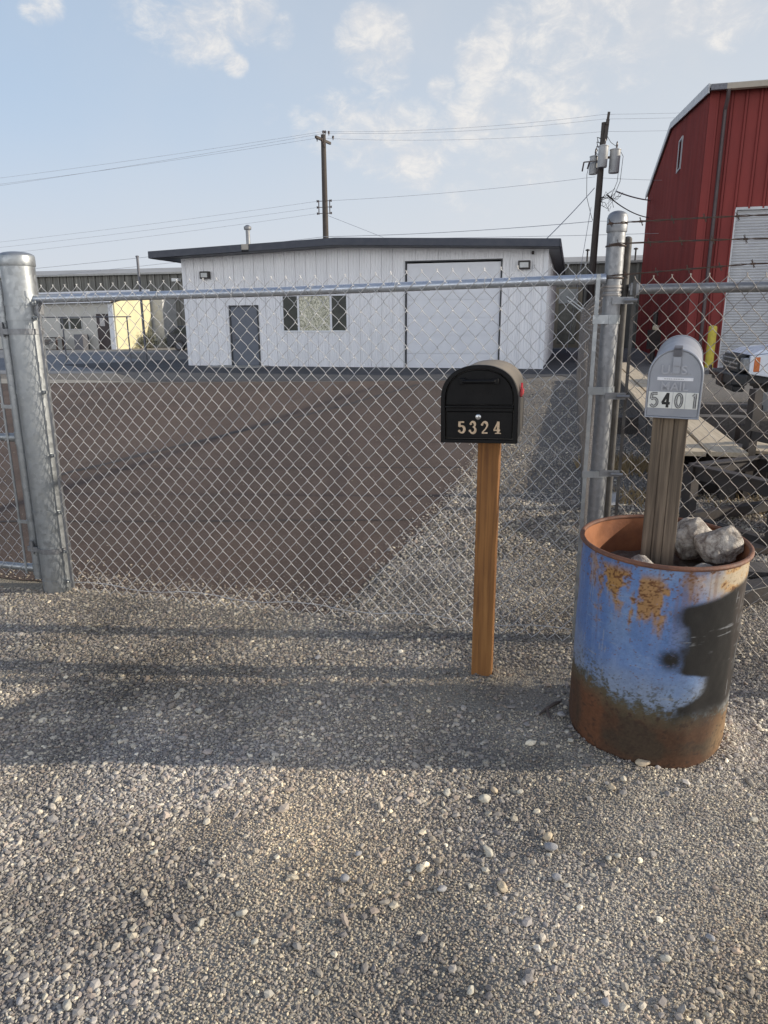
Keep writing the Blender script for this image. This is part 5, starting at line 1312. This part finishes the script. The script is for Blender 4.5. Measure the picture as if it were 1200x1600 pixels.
lbeam('steel_beam', (3.2, 7.9, .10), (6.2, 8.0, .10), .18, .2, RUSTST, 'second dark beam lying behind the rusty I beam', 'steel beam', None, True)
lbeam('timber_baulk', (4.3, 9.7, .16), (7.6, 9.0, .16), .30, .30, DARKW, 'dark timber baulk lying in front of the white truck', 'timber')
lbeam('timber_baulk', (4.2, 11.3, .16), (6.6, 10.7, .16), .32, .32, DARKW, 'far dark timber baulk nearest the truck bumper', 'timber')
lbeam('wood_board', (2.05, 4.3, .03), (3.3, 4.0, .05), .2, .04, DARKW, 'grey weathered board on the ground right of the barrel', 'board')
lbeam('wood_board', (2.2, 4.75, .03), (3.4, 4.6, .03), .16, .04, wood_mat('brown board', (.16, .12, .09), (.1, .075, .055), (.22, .17, .13), 'x', .9), 'brown board lying under the front of the steel frame', 'board')
lbeam('wood_board', (1.95, 3.75, .05), (2.9, 4.15, .06), .12, .09, BLACKST, 'black square tube lying by the fence right of the barrel', 'steel tube')
lbeam('wood_board', (3.9, 7.0, .42), (3.4, 6.2, .42), .3, .03, PLK, 'short pale sunlit board on dark blocks near the right edge', 'board')
bl = thing('block_stack', 'stack of black steel blocks at the right edge carrying a pale board', 'steel blocks', (3.75, 6.6, 0), math.radians(-20))
for i, (x, y, z0, z1) in enumerate(((-.25, -.3, 0, .40), (.0, .35, .0, .40), (.3, -.1, 0, .62))): mb = MB(); mb.box(x - .09, x + .09, y - .09, y + .09, z0, z1); mb.build('block', BLACKST, bl, bevel=.006)
wp_ = MB(); wp_.addv([(0, 0, .55), (.9, -.35, .42), (1.0, .1, .40), (.15, .35, .55), (0, 0, .58), (.9, -.35, .45), (1.0, .1, .43), (.15, .35, .58)], [(0, 3, 2, 1), (4, 5, 6, 7), (0, 1, 5, 4), (1, 2, 6, 5), (2, 3, 7, 6), (3, 0, 4, 7)])
for q in ((.12, .1), (.85, -.15)): wp_.box(q[0] - .06, q[0] + .06, q[1] - .06, q[1] + .06, 0, .42)
o = wp_.build('steel_ramp', BLACKST, loc=(3.95, 7.9, 0)); tag(o, 'black sloping steel plate on short legs before the truck', 'steel ramp')
sr = thing('steel_rack', 'tall black steel rack with cross bars at the right edge behind the fence', 'steel rack', (3.35, 5.75, 0), math.radians(12))
for x, y in ((0, 0), (.9, 0), (0, .5), (.9, .5)): mb = MB(); mb.box(x - .04, x + .04, y - .04, y + .04, -.02, .98 if x < .5 else .80); mb.build('leg', BLACKST, sr)
for (a, b) in (((0, 0, .74), (.9, 0, .74)), ((0, .5, .74), (.9, .5, .74)), ((0, 0, .32), (.9, 0, .32)), ((0, .5, .32), (.9, .5, .32)), ((0, 0, .58), (0, .5, .58))): mb = MB(); mb.beam(a, b, .06, .08); mb.build('cross_bar', BLACKST, sr)
th_ = thing('trailer_wheel', 'dark spare trailer wheel lying on the timbers near the right edge', 'wheel', (3.45, 7.35, .10), 0)
mb = MB(); mb.lathe([(.17, 0), (.33, 0), (.36, .04), (.36, .16), (.33, .20), (.17, .20)], 26, (0, 0), False, False); mb.build('tyre', BLACKST, th_, smooth=True)
mb = MB(); mb.lathe([(.03, .14), (.12, .15), (.17, .18), (.175, .02)], 22, (0, 0), False, False); mb.build('rim', RUSTST, th_, smooth=True, normals=False)
lbeam('steel_beam', (2.75, 6.55, .06), (4.6, 6.05, .06), .12, .12, BLACKST, 'black channel beam lying under the steel rack', 'steel beam')
lbeam('timber_baulk', (3.3, 10.2, .12), (5.6, 9.9, .12), .24, .24, DARKW, 'dark sleeper lying flat between the plank deck and the truck', 'timber')
cb = thing('concrete_block', 'grey concrete block standing beside the truck front', 'block', (6.0, 10.7, 0), math.radians(-10))
mb = MB(); mb.box(-.28, .28, -.2, .2, 0, .5); mb.box(-.2, .2, -.15, .15, .5, .72); mb.build('block_body', CONC, cb, bevel=.015)
# broken pale plastic lying behind the corner post
mb = MB(); mb.addv([(0, 0, .0), (.16, .02, .01), (.17, .1, .10), (.02, .09, .09), (.05, .05, .13)], [(0, 1, 2, 3), (3, 2, 4)])
o = mb.build('plastic_scrap', M('milky plastic', (.34, .34, .34), .4), loc=(1.86, 5.9, .02), normals=False); tag(o, 'broken piece of milky plastic behind the corner post', 'scrap')
# dry grass clumps
def tuft(c, r_, n, hh, seed, label):
    rr = random.Random(seed); mb = MB()
    for i in range(n):
        a = rr.uniform(0, 2 * PI); d = r_ * math.sqrt(rr.random()); x, y = d * math.cos(a), d * math.sin(a); h_ = hh * rr.uniform(.4, 1)
        lx, ly = rr.gauss(0, .5) * h_, rr.gauss(0, .5) * h_; w_ = .006
        mb.addv([(x - w_, y, 0), (x + w_, y, 0), (x + lx * .5 + w_ * .6, y + ly * .5, h_ * .65), (x + lx * .5 - w_ * .6, y + ly * .5, h_ * .65), (x + lx, y + ly, h_)], [(0, 1, 2, 3), (3, 2, 4)])
    o = mb.build('dry_grass', M('dry straw grass', (.36, .26, .13), .9, col2=(.26, .19, .10), scale=3), loc=(*c, 0), normals=False); return tag(o, label, 'dry grass', None, 'stuff')
tuft((2.55, 7.6), .45, 500, .16, 1, 'dry straw coloured grass beside the plank deck')
tuft((2.3, 6.2), .30, 220, .10, 2, 'thin dry grass under the near end of the plank deck')
tuft((3.3, 5.9), .5, 200, .08, 3, 'sparse dry grass behind the steel frame')
# old standpipe at the far corner of the red warehouse
sp_ = thing('standpipe', 'dark standpipe with a pale cap at the red warehouse wall', 'standpipe', (10.15, 27.4, 0), 0)
mb = MB(); mb.tube([(0, 0, 0), (0, 0, 1.9)], .09, 10); mb.beam((-.2, 0, .9), (.2, 0, .9), .3, .7); mb.build('pipe', BLACKST, sp_)
mb = MB(); mb.lathe([(.10, 1.25), (.12, 1.32), (.10, 1.40), (.04, 1.43)], 12, (-.02, -.15)); mb.build('cap', M('brass cap', (.6, .52, .36), .5), sp_)

# ------------------------------------------------------------------ white truck at the right edge
tr = thing('truck', 'white pickup truck with a black grille at the right edge', 'truck', (6.22, 12.5, 0), -ALPHA)
TWH = M('white truck paint', (.74, .76, .79), .3, col2=(.70, .72, .75), scale=2)
BPL = M('black plastic', (.02, .02, .021), .5)
CHR = M('grey chrome', (.45, .46, .47), .25, .7)
HL = M('headlight glass', (.35, .36, .36), .12, col2=(.2, .2, .2), scale=20)
AMB = M('amber lens', (.62, .16, .03), .3)
mb = MB()
mb.addv([(.12, .06, .98), (.12, 1.84, .98), (1.35, 0.02, 1.14), (1.35, 1.88, 1.14), (.28, .12, 1.07), (.28, 1.78, 1.07), (1.35, .16, 1.19), (1.35, 1.74, 1.19)],
        [(0, 1, 5, 4), (4, 5, 7, 6), (0, 4, 6, 2), (5, 1, 3, 7)]); mb.build('hood', TWH, tr, bevel=.02, normals=False)
for y0, y1 in ((0, .10), (1.80, 1.90)):
    prof_f = [(.10, .66), (.10, .97), (1.36, 1.13), (5.2, 1.13), (5.2, .55), (4.55, .5), (4.42, .82), (4.1, .95), (3.75, .82), (3.62, .48), (1.42, .45), (1.30, .80), (1.0, .94), (.66, .80), (.50, .60)]
    mb = MB(); mb.prism(prof_f, y0, y1); mb.build('fender_panel', TWH, tr, bevel=.015)
mb = MB(); mb.prism([(1.30, 1.12), (1.95, 1.80), (3.2, 1.84), (3.4, 1.12)], .07, 1.83); cab = mb.build('cab', TWH, tr, bevel=.03)
mb = MB(); mb.prism([(1.55, 1.17), (2.02, 1.70), (3.08, 1.74), (3.2, 1.17)], .062, 1.838); mb.build('window', PANE, cab)
mb = MB(); mb.box(3.42, 5.2, .12, 1.78, .62, .70); mb.box(5.12, 5.2, .12, 1.78, .7, 1.13); mb.build('bed', TWH, tr)
mb = MB(); mb.box(-.02, .10, .30, 1.60, .66, .97); gr_ = mb.build('grille', BPL, tr, bevel=.015)
mb = MB()
for z in (.74, .82, .90): mb.box(-.035, -.021, .34, 1.56, z - .014, z + .014)
mb.build('grille_bar', CHR, gr_)
for y0, y1 in ((.02, .29), (1.61, 1.88)):
    mb = MB(); mb.box(.0, .16, y0 + .02, y1, .72, .93); h_ = mb.build('headlight', HL, tr, bevel=.02)
for y0, y1 in ((-.008, .06), (1.84, 1.908)):
    mb = MB(); mb.box(.165, .26, y0, y1, .70, .95); mb.build('marker_lamp', AMB, tr, bevel=.01)
mb = MB(); mb.box(-.16, .10, .0, 1.90, .46, .655); mb.box(-.10, .10, .15, 1.75, .34, .455); mb.build('bumper', BPL, tr, bevel=.03)
mb = MB(); mb.box(-.19, -.13, .75, 1.15, .40, .62); mb.tube([(-.19, .95, .60), (-.35, .95, .62), (-.34, 1.05, .75)], .03, 8); mb.build('winch_hook', RUSTST, tr)
mb = MB(); mb.box(.5, 5.1, .25, 1.65, .34, .48); mb.box(.12, 1.3, .11, 1.79, .5, .9); mb.build('chassis', BPL, tr)
for x in (.98, 4.1):
    for y in (.14, 1.76):
        mb = MB(); mb.lathe([(.20, -.11), (.36, -.11), (.385, -.06), (.385, .06), (.36, .11), (.20, .11)], 28, (0, 0), False, False); wh = mb.build('wheel', BPL, tr, loc=(x, y, .38), rot=(PI / 2, 0, 0), smooth=True)
        mb = MB(); mb.lathe([(.03, .07), (.15, .05), (.20, .10), (.20, -.10), (.15, -.05), (.03, -.07)], 24); mb.build('rim', CHR, wh, smooth=True)
